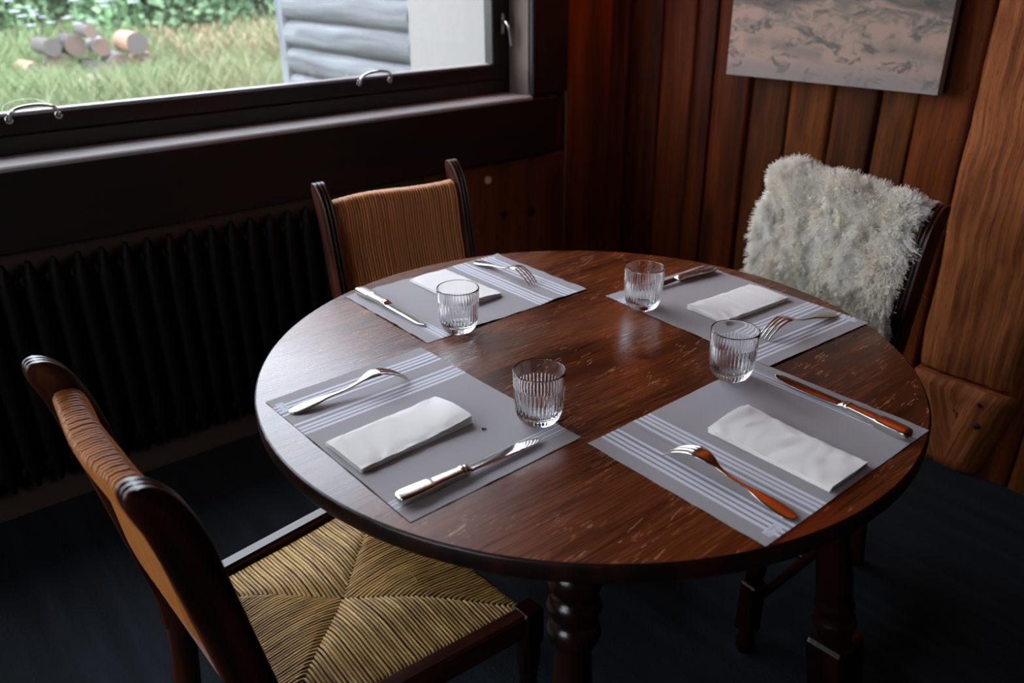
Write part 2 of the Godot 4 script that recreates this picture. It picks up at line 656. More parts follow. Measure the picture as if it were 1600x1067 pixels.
func build_room() -> void:
	var b := MB.new()
	b.rbox(Vector3(-0.7, -0.06, 1.0), Vector3(5.6, 0.12, 5.4), 0.001)
	struct("floor", b, M.floor)
	b = MB.new()
	b.rbox(Vector3(-0.7, 2.56, 1.0), Vector3(5.6, 0.12, 5.4), 0.001, 0)
	struct("ceiling", b, M.ceiling)
	b = MB.new()
	# the left wall has a window of its own, out of the frame
	b.rbox(Vector3(-3.3, 0.48, 1.0), Vector3(0.2, 0.96, 5.0), 0.001)
	b.rbox(Vector3(-3.3, 2.36, 1.0), Vector3(0.2, 0.28, 5.0), 0.001)
	b.rbox(Vector3(-3.3, 1.59, -0.85), Vector3(0.2, 1.26, 1.30), 0.001)
	b.rbox(Vector3(-3.3, 1.59, 2.35), Vector3(0.2, 1.26, 2.30), 0.001)
	struct("wall_left", b, M.wall)
	b = MB.new()
	b.rbox(Vector3(-0.7, 1.25, 3.5), Vector3(5.4, 2.5, 0.2), 0.001)
	struct("wall_back", b, M.wall)
	# wall under, over and beside the window band
	b = MB.new()
	b.rbox(Vector3(-0.85, 0.46, ZW - 0.12), Vector3(4.9, 0.92, 0.24), 0.001, 0)
	b.rbox(Vector3(-0.85, 2.38, ZW - 0.12), Vector3(4.9, 0.24, 0.24), 0.001, 0)
	b.rbox(Vector3(-3.15, 1.60, ZW - 0.12), Vector3(0.3, 1.36, 0.24), 0.001)
	b.rbox(Vector3(1.31, 1.60, ZW - 0.12), Vector3(0.58, 1.36, 0.24), 0.001)
	struct("wall_window", b, M.wall)
	# plank wall
	b = MB.new()
	b.rbox(Vector3(XW + 0.12, 1.25, 1.0), Vector3(0.18, 2.5, 5.0), 0.001)
	var wr := struct("wall_right", b, M.dark)
	var js := [-1.356, -1.252, -1.095, -0.946, -0.857, -0.709, -0.563, -0.413, -0.273, -0.165, -0.012]
	var z := 0.30
	while z < 3.3:
		js.append(z)
		z += 0.15
	for i in js.size() - 1:
		var z0: float = js[i] + 0.003
		var z1: float = js[i + 1] - 0.003
		if i == 10:
			z0 = 0.0
		var th := 0.028 + rng.randf() * 0.012
		var rows := []
		b = MB.new()
		b.uvo = Vector2(rng.randf() * 3.0, rng.randf() * 3.0)
		var nz := noise(500 + i, 1.4, 3)
		for r in 26:
			var y := 2.5 * r / 25.0
			var row := PackedVector3Array()
			var e0 := z0 + 0.0035 * nz.get_noise_2d(y * 2.0, 0.0) 
			var e1 := z1 + 0.0035 * nz.get_noise_2d(y * 2.0, 9.0)
			row.append(Vector3(XW + 0.03, y, e1))
			for k in 9:
				var f := k / 8.0
				var edge := 0.0035 * pow(absf(f * 2.0 - 1.0), 4.0)
				var x := XW + 0.030 - th + edge + 0.0025 * nz.get_noise_2d(y * 3.0, f * 4.0)
				row.append(Vector3(x, y, lerpf(e1, e0, f)))
			row.append(Vector3(XW + 0.03, y, e0))
			rows.append(row)
		b.grid(rows, false, -1.0)
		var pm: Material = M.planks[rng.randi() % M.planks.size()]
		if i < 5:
			pm = M.redder_shaded[i % 2]
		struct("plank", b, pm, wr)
	# lighter brown board in the corner, on the window wall
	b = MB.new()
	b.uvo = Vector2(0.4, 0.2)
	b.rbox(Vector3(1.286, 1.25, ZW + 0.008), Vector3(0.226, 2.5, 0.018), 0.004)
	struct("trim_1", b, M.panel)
	# dark upright at the window's right
	b = MB.new()
	b.rbox(Vector3(1.089, 1.62, ZW + 0.012), Vector3(0.166, 1.36, 0.03), 0.004)
	struct("trim_2", b, M.fascia)
	# fascia below the sill
	b = MB.new()
	b.rbox(Vector3(-1.03, 0.827, ZW + 0.014), Vector3(4.30, 0.20, 0.028), 0.004, 0)
	struct("trim_3", b, M.fascia)
	# board with two knots right of the radiator
	b = MB.new()
	b.uvo = Vector2(1.3, 0.6)
	b.rbox(Vector3(0.862, 0.36, ZW + 0.005), Vector3(0.62, 0.72, 0.012), 0.002)
	var pn := struct("trim_4", b, M.panel)
	for k in [[0.884, 0.528, 0.017], [1.012, 0.516, 0.02]]:
		b = MB.new()
		b.t = Transform3D(Basis(Vector3.RIGHT, PI / 2), Vector3(k[0], k[1], ZW + 0.0105))
		b.lathe([[0.001, 0.0], [k[2], 0.0], [k[2] * 0.9, 0.0012], [k[2] * 0.4, 0.002], [0.001, 0.001]], 18, Vector2(6, 6))
		struct("knot", b, M.dark, pn)
	b = MB.new()
	b.t = Transform3D(Basis(Vector3.RIGHT, PI / 2), Vector3.ZERO)
	b.lathe([[0.001, 0.0], [0.0135, 0.0], [0.0135, 0.006], [0.011, 0.0095], [0.006, 0.0095], [0.005, 0.006], [0.001, 0.006]], 24)
	var kn := put("wall_button", b, M.knob)
	kn.position = Vector3(0.812, 0.669, ZW + 0.011)
	tag(kn, "small round pale button on the brown board behind the back chair", "button")
	b = MB.new()
	b.rbox(Vector3(-1.3, 0.06, ZW + 0.004), Vector3(3.7, 0.12, 0.010), 0.002, 0)
	struct("baseboard_window", b, M.baseboard)

func window(called: String, x0: float, x1: float) -> void:
	# x0, x1: outer edges of the fixed frame
	var y0 := 0.938
	var y1 := 2.262
	var b := MB.new()
	b.rbox(Vector3((x0 + x1) / 2, y0 + 0.024, -1.482), Vector3(x1 - x0, 0.048, 0.05), 0.003, 0)
	b.rbox(Vector3((x0 + x1) / 2, y1 - 0.015, -1.482), Vector3(x1 - x0, 0.03, 0.05), 0.003, 0)
	for x in [x0 + 0.012, x1 - 0.012]:
		b.rbox(Vector3(x, (y0 + y1) / 2, -1.482), Vector3(0.024, y1 - y0 - 0.08, 0.05), 0.003)
	var w := struct(called, b, M.frame)
	var sx0 := x0 + 0.026
	var sx1 := x1 - 0.026
	for k in [[0.987, 1.036], [2.19, 2.23]]:
		b = MB.new()
		b.rbox(Vector3((sx0 + sx1) / 2, (k[0] + k[1]) / 2, -1.478), Vector3(sx1 - sx0, k[1] - k[0], 0.052), 0.004, 0)
		struct("sash_rail", b, M.frame, w)
	for x in [sx0 + 0.026, sx1 - 0.026]:
		b = MB.new()
		b.rbox(Vector3(x, 1.613, -1.478), Vector3(0.052, 1.153, 0.05), 0.004)
		struct("sash_stile", b, M.frame, w)
	b = MB.new()
	b.rbox(Vector3((sx0 + sx1) / 2, 1.0375, -1.475), Vector3(sx1 - sx0 - 0.11, 0.005, 0.03), 0.002, 0)
	struct("glazing_bead", b, M.sill, w)
	b = MB.new()
	b.rbox(Vector3((sx0 + sx1) / 2, 1.613, -1.487), Vector3(sx1 - sx0 - 0.10, 1.158, 0.004), 0.0005)
	struct("pane", b, M.pane, w)
	for f in [0.245, 0.735]:
		var hx := lerpf(sx0, sx1, f)
		var path := []
		var rad := []
		for k in 17:
			var a := PI * k / 16.0
			path.append(Vector3(hx - 0.056 * cos(a), 1.024 + 0.033 * pow(sin(a), 0.6), -1.448 + 0.022 * pow(sin(a), 0.7)))
			rad.append(0.0042)
		b = MB.new()
		b.tube(path, rad, 10)
		for s in [-1, 1]:
			b.t = Transform3D(Basis(Vector3.RIGHT, PI / 2), Vector3(hx + s * 0.056, 1.024, -1.453))
			b.lathe([[0.001, 0.0], [0.010, 0.0], [0.010, 0.003], [0.007, 0.005], [0.001, 0.005]], 16)
		struct("pull_handle", b, M.chrome, w)
	b = MB.new()
	var lx := x1 - 0.036
	b.rbox(Vector3(lx, 1.17, -1.449), Vector3(0.018, 0.07, 0.008), 0.003)
	b.tube([Vector3(lx, 1.175, -1.446), Vector3(lx, 1.175, -1.425), Vector3(lx + 0.004, 1.16, -1.418), Vector3(lx + 0.012, 1.10, -1.416)], [0.006, 0.006, 0.006, 0.0045], 8)
	struct("window_catch", b, M.chrome, w)

func build_window_wall_details() -> void:
	window("window_1", -1.036, 1.005)
	window("window_2", -3.0, -1.044)
	var b := MB.new()
	for z in [-0.175, 0.50, 1.175]:
		b.rbox(Vector3(-3.3, 1.59, z), Vector3(0.06, 1.26, 0.05), 0.004)
	for y in [0.985, 2.195]:
		b.rbox(Vector3(-3.3, y, 0.50), Vector3(0.06, 0.05, 1.30), 0.004, 2)
	var w3 := struct("window_3", b, M.frame)
	b = MB.new()
	b.rbox(Vector3(-3.3, 1.59, 0.50), Vector3(0.004, 1.17, 1.36), 0.0005)
	struct("pane", b, M.pane, w3)
	b = MB.new()
	b.rbox(Vector3(-1.0, 0.931, -1.418), Vector3(4.01, 0.014, 0.186), 0.004, 0)
	struct("trim_5", b, M.sill)
	b = MB.new()
	b.rbox(Vector3(1.013, 1.60, -1.41), Vector3(0.014, 1.33, 0.13), 0.003)
	struct("trim_6", b, M.jamb)
	# ribbed radiator in the recess under the fascia
	var r := thing("radiator", "dark ribbed column radiator under the window sill", "radiator", Vector3(0, 0, 0))
	b = MB.new()
	var rows := []
	for k in 21:
		var y := 0.09 + 0.615 * k / 20.0
		var e := pow(absf(k / 10.0 - 1.0), 8.0)
		var row := PackedVector3Array()
		for j in 14:
			var a := TAU * j / 14.0
			row.append(Vector3(cos(a) * lerpf(0.0225, 0.006, e), y, sin(a) * lerpf(0.0215, 0.010, e)))
		rows.append(row)
	b.loft(rows, Vector2(3, 3))
	for y in [0.14, 0.655]:
		b.rbox(Vector3(0, y, 0), Vector3(0.058, 0.03, 0.022), 0.008)
	var sec := b.mesh()
	for i in 36:
		var o := put("radiator_section", sec, M.radiator, r)
		o.position = Vector3(-1.5 + 0.0575 * i, 0, -1.322)

func build_post() -> void:
	var t := thing("timber_post", "rough weathered timber post standing against the plank wall", "post", Vector3(1.40, 0, 0.14))
	for part in [["shaft", 0.285, 2.5, 0.0], ["foot_block", 0.0, 0.272, 0.012]]:
		var nz := noise(611 if part[3] == 0.0 else 640, 1.0, 4)
		var rows := []
		var n := 64 if part[3] == 0.0 else 20
		for i in n + 1:
			var y := lerpf(part[1], part[2], i / float(n))
			var row := PackedVector3Array()
			var outl := [[0.07, 0.152], [-0.03, 0.155], [-0.03, -0.125], [-0.022, -0.145], [0.07, -0.15]]
			var e := 0.0
			if i == 0 or i == n:
				e = 0.012
			elif i == 1 or i == n - 1:
				e = 0.003
			var cut := clampf((1.0 - y / 0.28) * 0.05, 0, 0.05) if part[3] > 0.0 else 0.0
			for k in 41:
				var f := k / 40.0
				# section: the near side face, a broad rounded corner, the front, the far edge
				var p := Vector2.ZERO
				if f < 0.25:
					p = Vector2(lerpf(0.07, 0.04, f * 4.0), 0.152)
				elif f < 0.45:
					var a := (f - 0.25) / 0.2 * PI / 2
					p = Vector2(0.04 - 0.068 * sin(a), 0.152 - 0.085 * (1.0 - cos(a)))
				elif f < 0.85:
					p = Vector2(-0.028, lerpf(0.067, -0.135, (f - 0.45) / 0.4))
				else:
					p = Vector2(lerpf(-0.026, 0.07, (f - 0.85) / 0.15), -0.148)
				var big := nz.get_noise_3d(y * 2.2, p.y * 9.0, p.x * 9.0)
				var small := nz.get_noise_3d(y * 9.0 + 40.0, p.y * 40.0, p.x * 30.0)
				var g := 0.010 * big + 0.0035 * small
				# a long check running down the face
				var crack := p.y - 0.035 - 0.03 * nz.get_noise_2d(y * 2.0, 77.0)
				if p.x < -0.02 and absf(crack) < 0.006 and part[3] == 0.0:
					g += 0.006
				row.append(Vector3(p.x + g + e - part[3], y, p.y + 0.008 * big - cut * signf(p.y) * (0.5 if p.y < 0 else 1.2)))
			rows.append(row)
		var b := MB.new()
		b.grid(rows, false, -1.0)
		var a0: PackedVector3Array = rows[0]
		var a1: PackedVector3Array = rows[rows.size() - 1]
		b.fan(a0, Vector3.DOWN)
		b.fan(a1, Vector3.UP)
		put(part[0], b, M.post, t)
	for k in [[0.17, 0.055, 0.011], [0.62, 0.085, 0.018], [1.0, 0.06, 0.012], [0.235, 0.05, 0.008]]:
		var b := MB.new()
		b.t = Transform3D(Basis(Vector3.FORWARD, PI / 2), Vector3(-0.040 if k[0] < 0.28 else -0.030, k[0], k[1])).rotated_local(Vector3.UP, 0.4)
		b.lathe([[0.001, -0.006], [k[2], -0.004], [k[2], 0.0], [k[2] * 0.6, 0.003], [0.001, 0.003]], 14)
		put("knot", b, M.dark, t)

func build_picture() -> void:
	var t := thing("picture", "unframed canvas of pale foaming waves hung on the plank wall", "picture", Vector3(1.345, 1.265, -0.425))
	var b := MB.new()
	var hw := 0.335
	var hh := 0.225
	b.face([Vector3(-0.015, -hh, -hw), Vector3(-0.015, -hh, hw), Vector3(-0.015, hh, hw), Vector3(-0.015, hh, -hw)], Vector3.LEFT, [Vector2(0, 1), Vector2(1, 1), Vector2(1, 0), Vector2(0, 0)])
	put("painted_face", b, M.canvas, t)
	b = MB.new()
	b.rbox(Vector3(0.001, 0, 0), Vector3(0.03, hh * 2 - 0.0006, hw * 2 - 0.0006), 0.002)
	put("stretcher", b, M.canvas_side, t)
	t.rotation.z = -0.02
	t.rotation.x = -0.012

func wall_lamp(label: String, at: Vector3, energy: float, col: Color, down := false) -> void:
	# a bowl that throws its light up and onto the planks; both lamps hang above the frame
	var t := thing("wall_lamp", label, "lamp", at, 0.0)
	var b := MB.new()
	b.tube([Vector3(1.352 - at.x, -0.10, 0), Vector3(0.05, -0.10, 0), Vector3(0.0, -0.085, 0), Vector3(0, -0.06, 0)] if not down else [Vector3(1.352 - at.x, 0.10, 0), Vector3(0.04, 0.11, 0), Vector3(0, 0.09, 0)], 0.008, 10)
	b.t = Transform3D(Basis(Vector3.FORWARD, -PI / 2), Vector3(1.354 - at.x, 0.10 if down else -0.10, 0))
	b.lathe([[0.001, 0], [0.04, 0], [0.04, -0.015], [0.001, -0.015]], 24)
	put("arm", b, M.dark, t)
	b = MB.new()
	if down:
		b.t = Transform3D(Basis(Vector3.RIGHT, PI).scaled(Vector3(0.8, 1.5, 0.8)), Vector3.ZERO)
	b.lathe([[0.001, -0.062], [0.04, -0.058], [0.07, -0.035], [0.085, 0.0], [0.09, 0.03], [0.088, 0.031], [0.082, 0.0], [0.067, -0.033], [0.038, -0.055], [0.001, -0.059]], 28, Vector2.ONE, false)
	put("lamp_bowl", b, M.shade, t)
	b = MB.new()
	b.t = Transform3D.IDENTITY
	b.lathe([[0.001, -0.03], [0.016, -0.025], [0.024, 0.0], [0.018, 0.025], [0.010, 0.035], [0.001, 0.036]], 20)
	put("bulb", b, M.bulb, t)
	var l := OmniLight3D.new()
	l.name = numbered("lamp_light")
	l.position = at
	l.light_color = col
	l.light_energy = energy
	l.light_size = 0.024
	l.omni_range = 12.0
	l.omni_attenuation = 2.0
	l.shadow_enabled = true
	add_child(l)

func build_lamp() -> void:
	wall_lamp("warm wall lamp above the picture on the plank wall", Vector3(1.22, 1.86, -0.35), LAMP, srgb(255, 150, 62))
	wall_lamp("small warm wall lamp near the room's corner, its bowl turned down", Vector3(1.27, 1.52, -1.02), LAMP * 0.025, srgb(255, 110, 40), true)

# ---------------------------------------------------------------- table
func leg(called: String, p0: Vector3, p1: Vector3, parent: Node3D) -> void:
	var b := MB.new()
	var d := p1 - p0
	var up := d.normalized()
	var x := up.cross(Vector3(0, 0, 1)).normalized()
	b.t = Transform3D(Basis(x, up, x.cross(up)), p0)
	var pr := [[0.001, 0.0], [0.026, 0.0], [0.032, 0.03], [0.034, 0.06], [0.026, 0.075], [0.026, 0.10]]
	b.lathe(pr, 28, Vector2(1, 1))
	b.rbox(Vector3(0, 0.19, 0), Vector3(0.074, 0.20, 0.074), 0.006)
	pr = [[0.028, 0.285], [0.030, 0.30], [0.025, 0.305], [0.034, 0.315], [0.037, 0.328], [0.034, 0.342], [0.026, 0.350], [0.031, 0.356], [0.034, 0.368], [0.031, 0.382], [0.027, 0.388],
		[0.030, 0.40], [0.0305, 0.43], [0.028, 0.48], [0.0255, 0.52], [0.025, 0.535], [0.033, 0.542], [0.038, 0.556], [0.033, 0.572], [0.026, 0.577], [0.033, 0.584], [0.038, 0.598], [0.033, 0.612], [0.026, 0.617], [0.033, 0.624], [0.0385, 0.640], [0.034, 0.655], [0.027, 0.662], [0.030, 0.675], [0.036, 0.69], [0.036, 0.722]]
	b.lathe(pr, 32, Vector2(1, 1))
	put(called, b, M.leg, parent)

func build_table() -> void:
	var t := thing("dining_table", "round dark wooden dining table laid for four people", "table")
	var R := 0.553
	var b := MB.new()
	var ring := PackedVector3Array()
	var rings := []
	for rr in [0.0005, 0.15, 0.3, 0.45, R - 0.004]:
		var row := PackedVector3Array()
		for j in 160:
			row.append(Vector3(cos(TAU * j / 160) * rr, TOP, sin(TAU * j / 160) * rr))
		rings.append(row)
	var base := 0
	for row in rings:
		for p in row:
			b.vert(p, Vector3.UP, Vector2(p.x / 1.2 + 0.5, p.z / 1.2 + 0.5))
	for i in 4:
		for j in 160:
			var a := i * 160 + j
			var c := i * 160 + (j + 1) % 160
			b.ix.append_array(PackedInt32Array([a, a + 160, c, c, a + 160, c + 160]))
	# fix winding by checking the first wide triangle
	var v0 := b.v[160]
	if (b.v[320] - v0).cross(b.v[161] - v0).y > 0:
		for k in range(0, b.ix.size(), 3):
			var q := b.ix[k]
			b.ix[k] = b.ix[k + 1]
			b.ix[k + 1] = q
	put("tabletop", b, M.table, t)
	b = MB.new()
	var nz := noise(700, 2.0, 3)
	var rows := []
	for k in [[R - 0.0042, 0.0], [R - 0.0016, -0.0009], [R, -0.0035], [R + 0.0005, -0.012], [R, -0.024], [R - 0.003, -0.029], [R - 0.006, -0.030], [0.3, -0.030], [0.001, -0.030]]:
		var row := PackedVector3Array()
		for j in 160:
			var a := TAU * j / 160
			var q: float = k[0] - (0.0012 * absf(nz.get_noise_2d(cos(a) * 6, sin(a) * 6)) if k[1] < -0.0005 and k[1] > -0.02 else 0.0)
			row.append(Vector3(cos(a) * q, TOP + k[1], sin(a) * q))
		rows.append(row)
	b.loft(rows, Vector2(1, 1), false)
	put("table_edge", b, M.edge, t)
	var foot := [Vector3(-0.345, 0, 0.355), Vector3(0.265, 0, 0.455), Vector3(0.405, 0, -0.307), Vector3(-0.25, 0, -0.45)]
	var head := [Vector3(-0.305, 0.722, 0.315), Vector3(0.155, 0.722, 0.395), Vector3(0.395, 0.722, -0.30), Vector3(-0.19, 0.722, -0.41)]
	for i in 4:
		leg("leg", foot[i], head[i], t)
	var f := head
	for i in 4:
		var p: Vector3 = f[i] * Vector3(1, 0, 1)
		var q: Vector3 = f[(i + 1) % 4] * Vector3(1, 0, 1)
		var m := (p + q) * 0.5
		b = MB.new()
		b.rbox(Vector3.ZERO, Vector3((q - p).length() - 0.05, 0.05, 0.022), 0.003, 0)
		b.t = Transform3D.IDENTITY
		var o := put("apron_rail", b, M.leg, t)
		o.position = Vector3(m.x, 0.694, m.z)
		o.rotation.y = atan2(-(q.z - p.z), q.x - p.x)

func superellipse(n: int, a: float, c: float, pw: float) -> PackedVector2Array:
	var r := PackedVector2Array()
	for i in n:
		var f := TAU * i / n
		r.append(Vector2(signf(cos(f)) * pow(absf(cos(f)), 2.0 / pw) * a, signf(sin(f)) * pow(absf(sin(f)), 2.0 / pw) * c))
	return r

func sec(x: float, y: float, z: float, hy: float, hz: float, pw := 2.6, n := 20) -> PackedVector3Array:
	var r := PackedVector3Array()
	for p in superellipse(n, hz, hy, pw):
		r.append(Vector3(x, y + p.y, z + p.x))
	return r

func make_knife(label: String) -> Node3D:
	var t := thing("table_knife", label, "knife", Vector3.ZERO, 0, "table knives")
	var b := MB.new()
	var rows := []
	for s in [[0.0, 0.0022, 0.004], [0.0008, 0.004, 0.0065], [0.003, 0.0054, 0.0088], [0.008, 0.0062, 0.0102], [0.016, 0.0065, 0.0106], [0.035, 0.0064, 0.0104], [0.047, 0.0062, 0.0100], [0.050, 0.0062, 0.0098], [0.0525, 0.0056, 0.0084], [0.056, 0.0055, 0.0080], [0.08, 0.0053, 0.0073], [0.098, 0.0052, 0.0070]]:
		rows.append(sec(s[0], 0.0072, 0, s[1] * 1.1, s[2] * 1.16, 4.2))
	b.loft(rows)
	put("handle", b, M.silver, t)
	b = MB.new()
	rows = []
	for s in [[0.097, 0.0052, 0.0070], [0.0985, 0.0062, 0.0082], [0.1005, 0.0064, 0.0085], [0.1025, 0.0060, 0.0080], [0.1035, 0.0052, 0.0070], [0.105, 0.0058, 0.0076], [0.107, 0.0058, 0.0076], [0.1085, 0.0048, 0.0070], [0.1125, 0.0030, 0.0078], [0.1135, 0.0018, 0.0078]]:
		rows.append(sec(s[0], 0.0072, 0, s[1] * 1.1, s[2] * 1.16, 2.4))
	b.loft(rows)
	put("bolster", b, M.silver, t)
	b = MB.new()
	rows = []
	for i in 27:
		var f := i / 26.0
		var x := lerpf(0.112, 0.237, f)
		var top := lerpf(0.0090, 0.0084, f) * (1.0 if f < 0.8 else sqrt(maxf(0.0, 1.0 - pow((f - 0.8) / 0.2, 2.2))))
		var bot := -lerpf(0.0088, 0.0126, smoothstep(0, 0.65, f)) * (1.0 if f < 0.6 else sqrt(maxf(0.0, 1.0 - pow((f - 0.6) / 0.4, 2.0))))
		top = lerpf(top, -0.002, smoothstep(0.9, 1.0, f) * 0.4)
		if i == 26:
			top = 0.0012
			bot = -0.0004
		var th := lerpf(0.0016, 0.0009, f)
		var row := PackedVector3Array()
		var zc := (top + bot) * 0.5
		var hz := (top - bot) * 0.5
		# slightly hollow faces, thinner at the cutting edge
		for p in superellipse(16, 1.0, 1.0, 2.4):
			row.append(Vector3(x, 0.0072 - 0.0034 * f + p.y * th * (0.75 + 0.25 * p.x), zc + p.x * hz))
		rows.append(row)
	b.loft(rows)
	put("blade", b, M.steel, t)
	return t

func make_fork(label: String) -> Node3D:
	var t := thing("table_fork", label, "fork", Vector3.ZERO, 0, "table forks")
	var cy := Curve.new()
	cy.min_value = 0.0
	cy.max_value = 0.04
	for p in [[0.0, 0.0022], [0.05, 0.0036], [0.18, 0.0075], [0.33, 0.0098], [0.46, 0.0120], [0.56, 0.0170], [0.64, 0.0245], [0.70, 0.0285], [0.76, 0.0285], [0.84, 0.0235], [0.92, 0.0150], [1.0, 0.0018]]:
		cy.add_point(Vector2(p[0], p[1]))
	var ks := cy.point_count
	for i in ks:
		var a := cy.get_point_position(maxi(i - 1, 0))
		var c := cy.get_point_position(mini(i + 1, ks - 1))
		var s := (c.y - a.y) / (c.x - a.x)
		cy.set_point_left_tangent(i, s)
		cy.set_point_right_tangent(i, s)
	cy.bake_resolution = 400
	cy.bake()
	var L := 0.200
	var b := MB.new()
	var rows := []
	var ws := [[0.0, 0.0014], [0.0012, 0.0045], [0.004, 0.0075], [0.009, 0.0097], [0.016, 0.0107], [0.028, 0.0106], [0.040, 0.0092], [0.050, 0.0074], [0.060, 0.0052], [0.068, 0.0038], [0.080, 0.0031], [0.095, 0.0028], [0.108, 0.0030], [0.116, 0.0038], [0.122, 0.0056], [0.126, 0.0078], [0.129, 0.0088], [0.132, 0.0094], [0.137, 0.0110], [0.142, 0.0121], [0.148, 0.0124], [0.1505, 0.0124]]
	for w in ws:
		var f: float = w[0] / L
		var y := cy.sample_baked(f)
		var dy := (cy.sample_baked(minf(f + 0.005, 1)) - cy.sample_baked(maxf(f - 0.005, 0))) / (0.01 * L)
		var nx := Vector3(-dy, 1, 0).normalized()
		var row := PackedVector3Array()
		var th := 0.0013 if w[0] < 0.055 or w[0] > 0.118 else 0.0017
		for p in superellipse(20, w[1] * (1.2 if w[0] < 0.06 else 1.15), th, 3.6):
			var dome := -0.0016 * pow(p.x / 0.0124, 2.0)
			row.append(Vector3(w[0], y, p.x) + nx * (p.y + dome))
		rows.append(row)
	b.loft(rows)
	put("handle", b, M.silver, t)
	for k in 4:
		var zc := (k - 1.5) * 0.0078
		b = MB.new()
		rows = []
		for i in 15:
			var f := i / 14.0
			var x := lerpf(0.1490, 0.2, f)
			var y := cy.sample_baked(x / L)
			var dy := (cy.sample_baked(minf(x / L + 0.005, 1)) - cy.sample_baked(x / L - 0.005)) / (0.01 * L)
			if i > 12:
				dy = -0.9
			var nx := Vector3(-dy, 1, 0).normalized()
			var z := zc * (1.0 - 0.06 * f)
			var dome := -0.0016 * pow(zc / 0.0124, 2.0)
			var row := PackedVector3Array()
			var hw := lerpf(0.0023, 0.0013, f) if i < 14 else 0.0005
			for p in superellipse(10, hw, lerpf(0.0012, 0.0009, f), 2.2):
				row.append(Vector3(x, y, z + p.x) + nx * (p.y + dome))
			rows.append(row)
		b.loft(rows)
		put("tine", b, M.silver, t)
	return t

func tumbler_mesh() -> ArrayMesh:
	var H := 0.0845
	var ribs := 40
	var seg := ribs * 8
	var outer := []
	# r, y of the outside
	var pr := [[0.0005, 0.0008], [0.012, 0.0008], [0.019, 0.0002], [0.0215, 0.0], [0.0245, 0.0010], [0.0275, 0.0034], [0.0302, 0.0072], [0.0324, 0.0120], [0.0342, 0.0180], [0.0354, 0.0250], [0.0362, 0.033], [0.0368, 0.042], [0.0373, 0.050], [0.0377, 0.0575], [0.03775, 0.0592], [0.0378, 0.0606], [0.0381, 0.064], [0.0384, 0.070], [0.0387, 0.077], [0.0389, 0.0822], [0.0387, 0.0838], [0.0382, 0.0845], [0.0376, 0.0845], [0.0370, 0.0838], [0.0367, 0.082], [0.0364, 0.075], [0.0359, 0.064], [0.0352, 0.052], [0.0344, 0.040], [0.0332, 0.030], [0.0315, 0.023], [0.029, 0.0175], [0.025, 0.0137], [0.019, 0.0118], [0.010, 0.0110], [0.0005, 0.0108]]
	var rows := []
	for i in pr.size():
		var r0: float = pr[i][0]
		var y: float = pr[i][1]
		var out := i <= 21
		var amp := 0.0
		if out and y > 0.006:
			amp = smoothstep(0.004, 0.014, y) * (1.0 - smoothstep(0.0588, 0.0608, y)) * 0.0013
		elif not out and y > 0.020:
			amp = smoothstep(0.018, 0.028, y) * (1.0 - smoothstep(0.050, 0.062, y)) * 0.0002
		var row := PackedVector3Array()
		for j in seg:
			var a := TAU * j / seg
			var q := absf(sin(a * ribs * 0.5))
			var r := r0 - amp * (1.0 - pow(q, 0.7)) + amp * 0.3
			row.append(Vector3(cos(a) * r, y, sin(a) * r))
		rows.append(row)
	var b := MB.new()
	b.loft(rows, Vector2(1, 1), false)
	return b.mesh()

func make_napkin(label: String, at: Vector3, turn: float, sd: int, curl: float) -> Node3D:
	var t := thing("napkin", label, "napkin", at, turn, "folded paper napkins")
	var r := RandomNumberGenerator.new()
	r.seed = sd
	var nz := noise(sd, 9.0, 2)
	for k in 4:
		var b := MB.new()
		var rows := []
		var hx := 0.0975 - r.randf() * 0.0012
		var hz := 0.0475 - r.randf() * 0.001
		for i in 31:
			var f := i / 30.0
			var x := lerpf(-hx, hx, f)
			var row := PackedVector3Array()
			var e := 1.0
			if i == 0 or i == 30:
				e = 0.25
			elif i == 1 or i == 29:
				e = 0.8
			for p in superellipse(36, hz, 0.00085 * e, 6.0):
				var g := p.x / hz
				var lift: float = curl * 0.010 * pow(maxf(0.0, f * 1.25 - 0.25), 2.5) * (0.55 + 0.45 * sin(g * 2.2 + 0.8)) * (k / 3.0)
				var sag := 0.0005 * k * nz.get_noise_2d(x * 4.0, p.x * 4.0)
				# the fold is fatter along its middle
				var fat := 0.0004 * k * (1.0 - g * g)
				row.append(Vector3(x - lift * 0.25, 0.0012 + 0.00175 * k + p.y + lift + sag + fat, p.x))
			rows.append(row)
		b.loft(rows, Vector2(1, 1))
		put("fold", b, M.napkin, t)
	return t

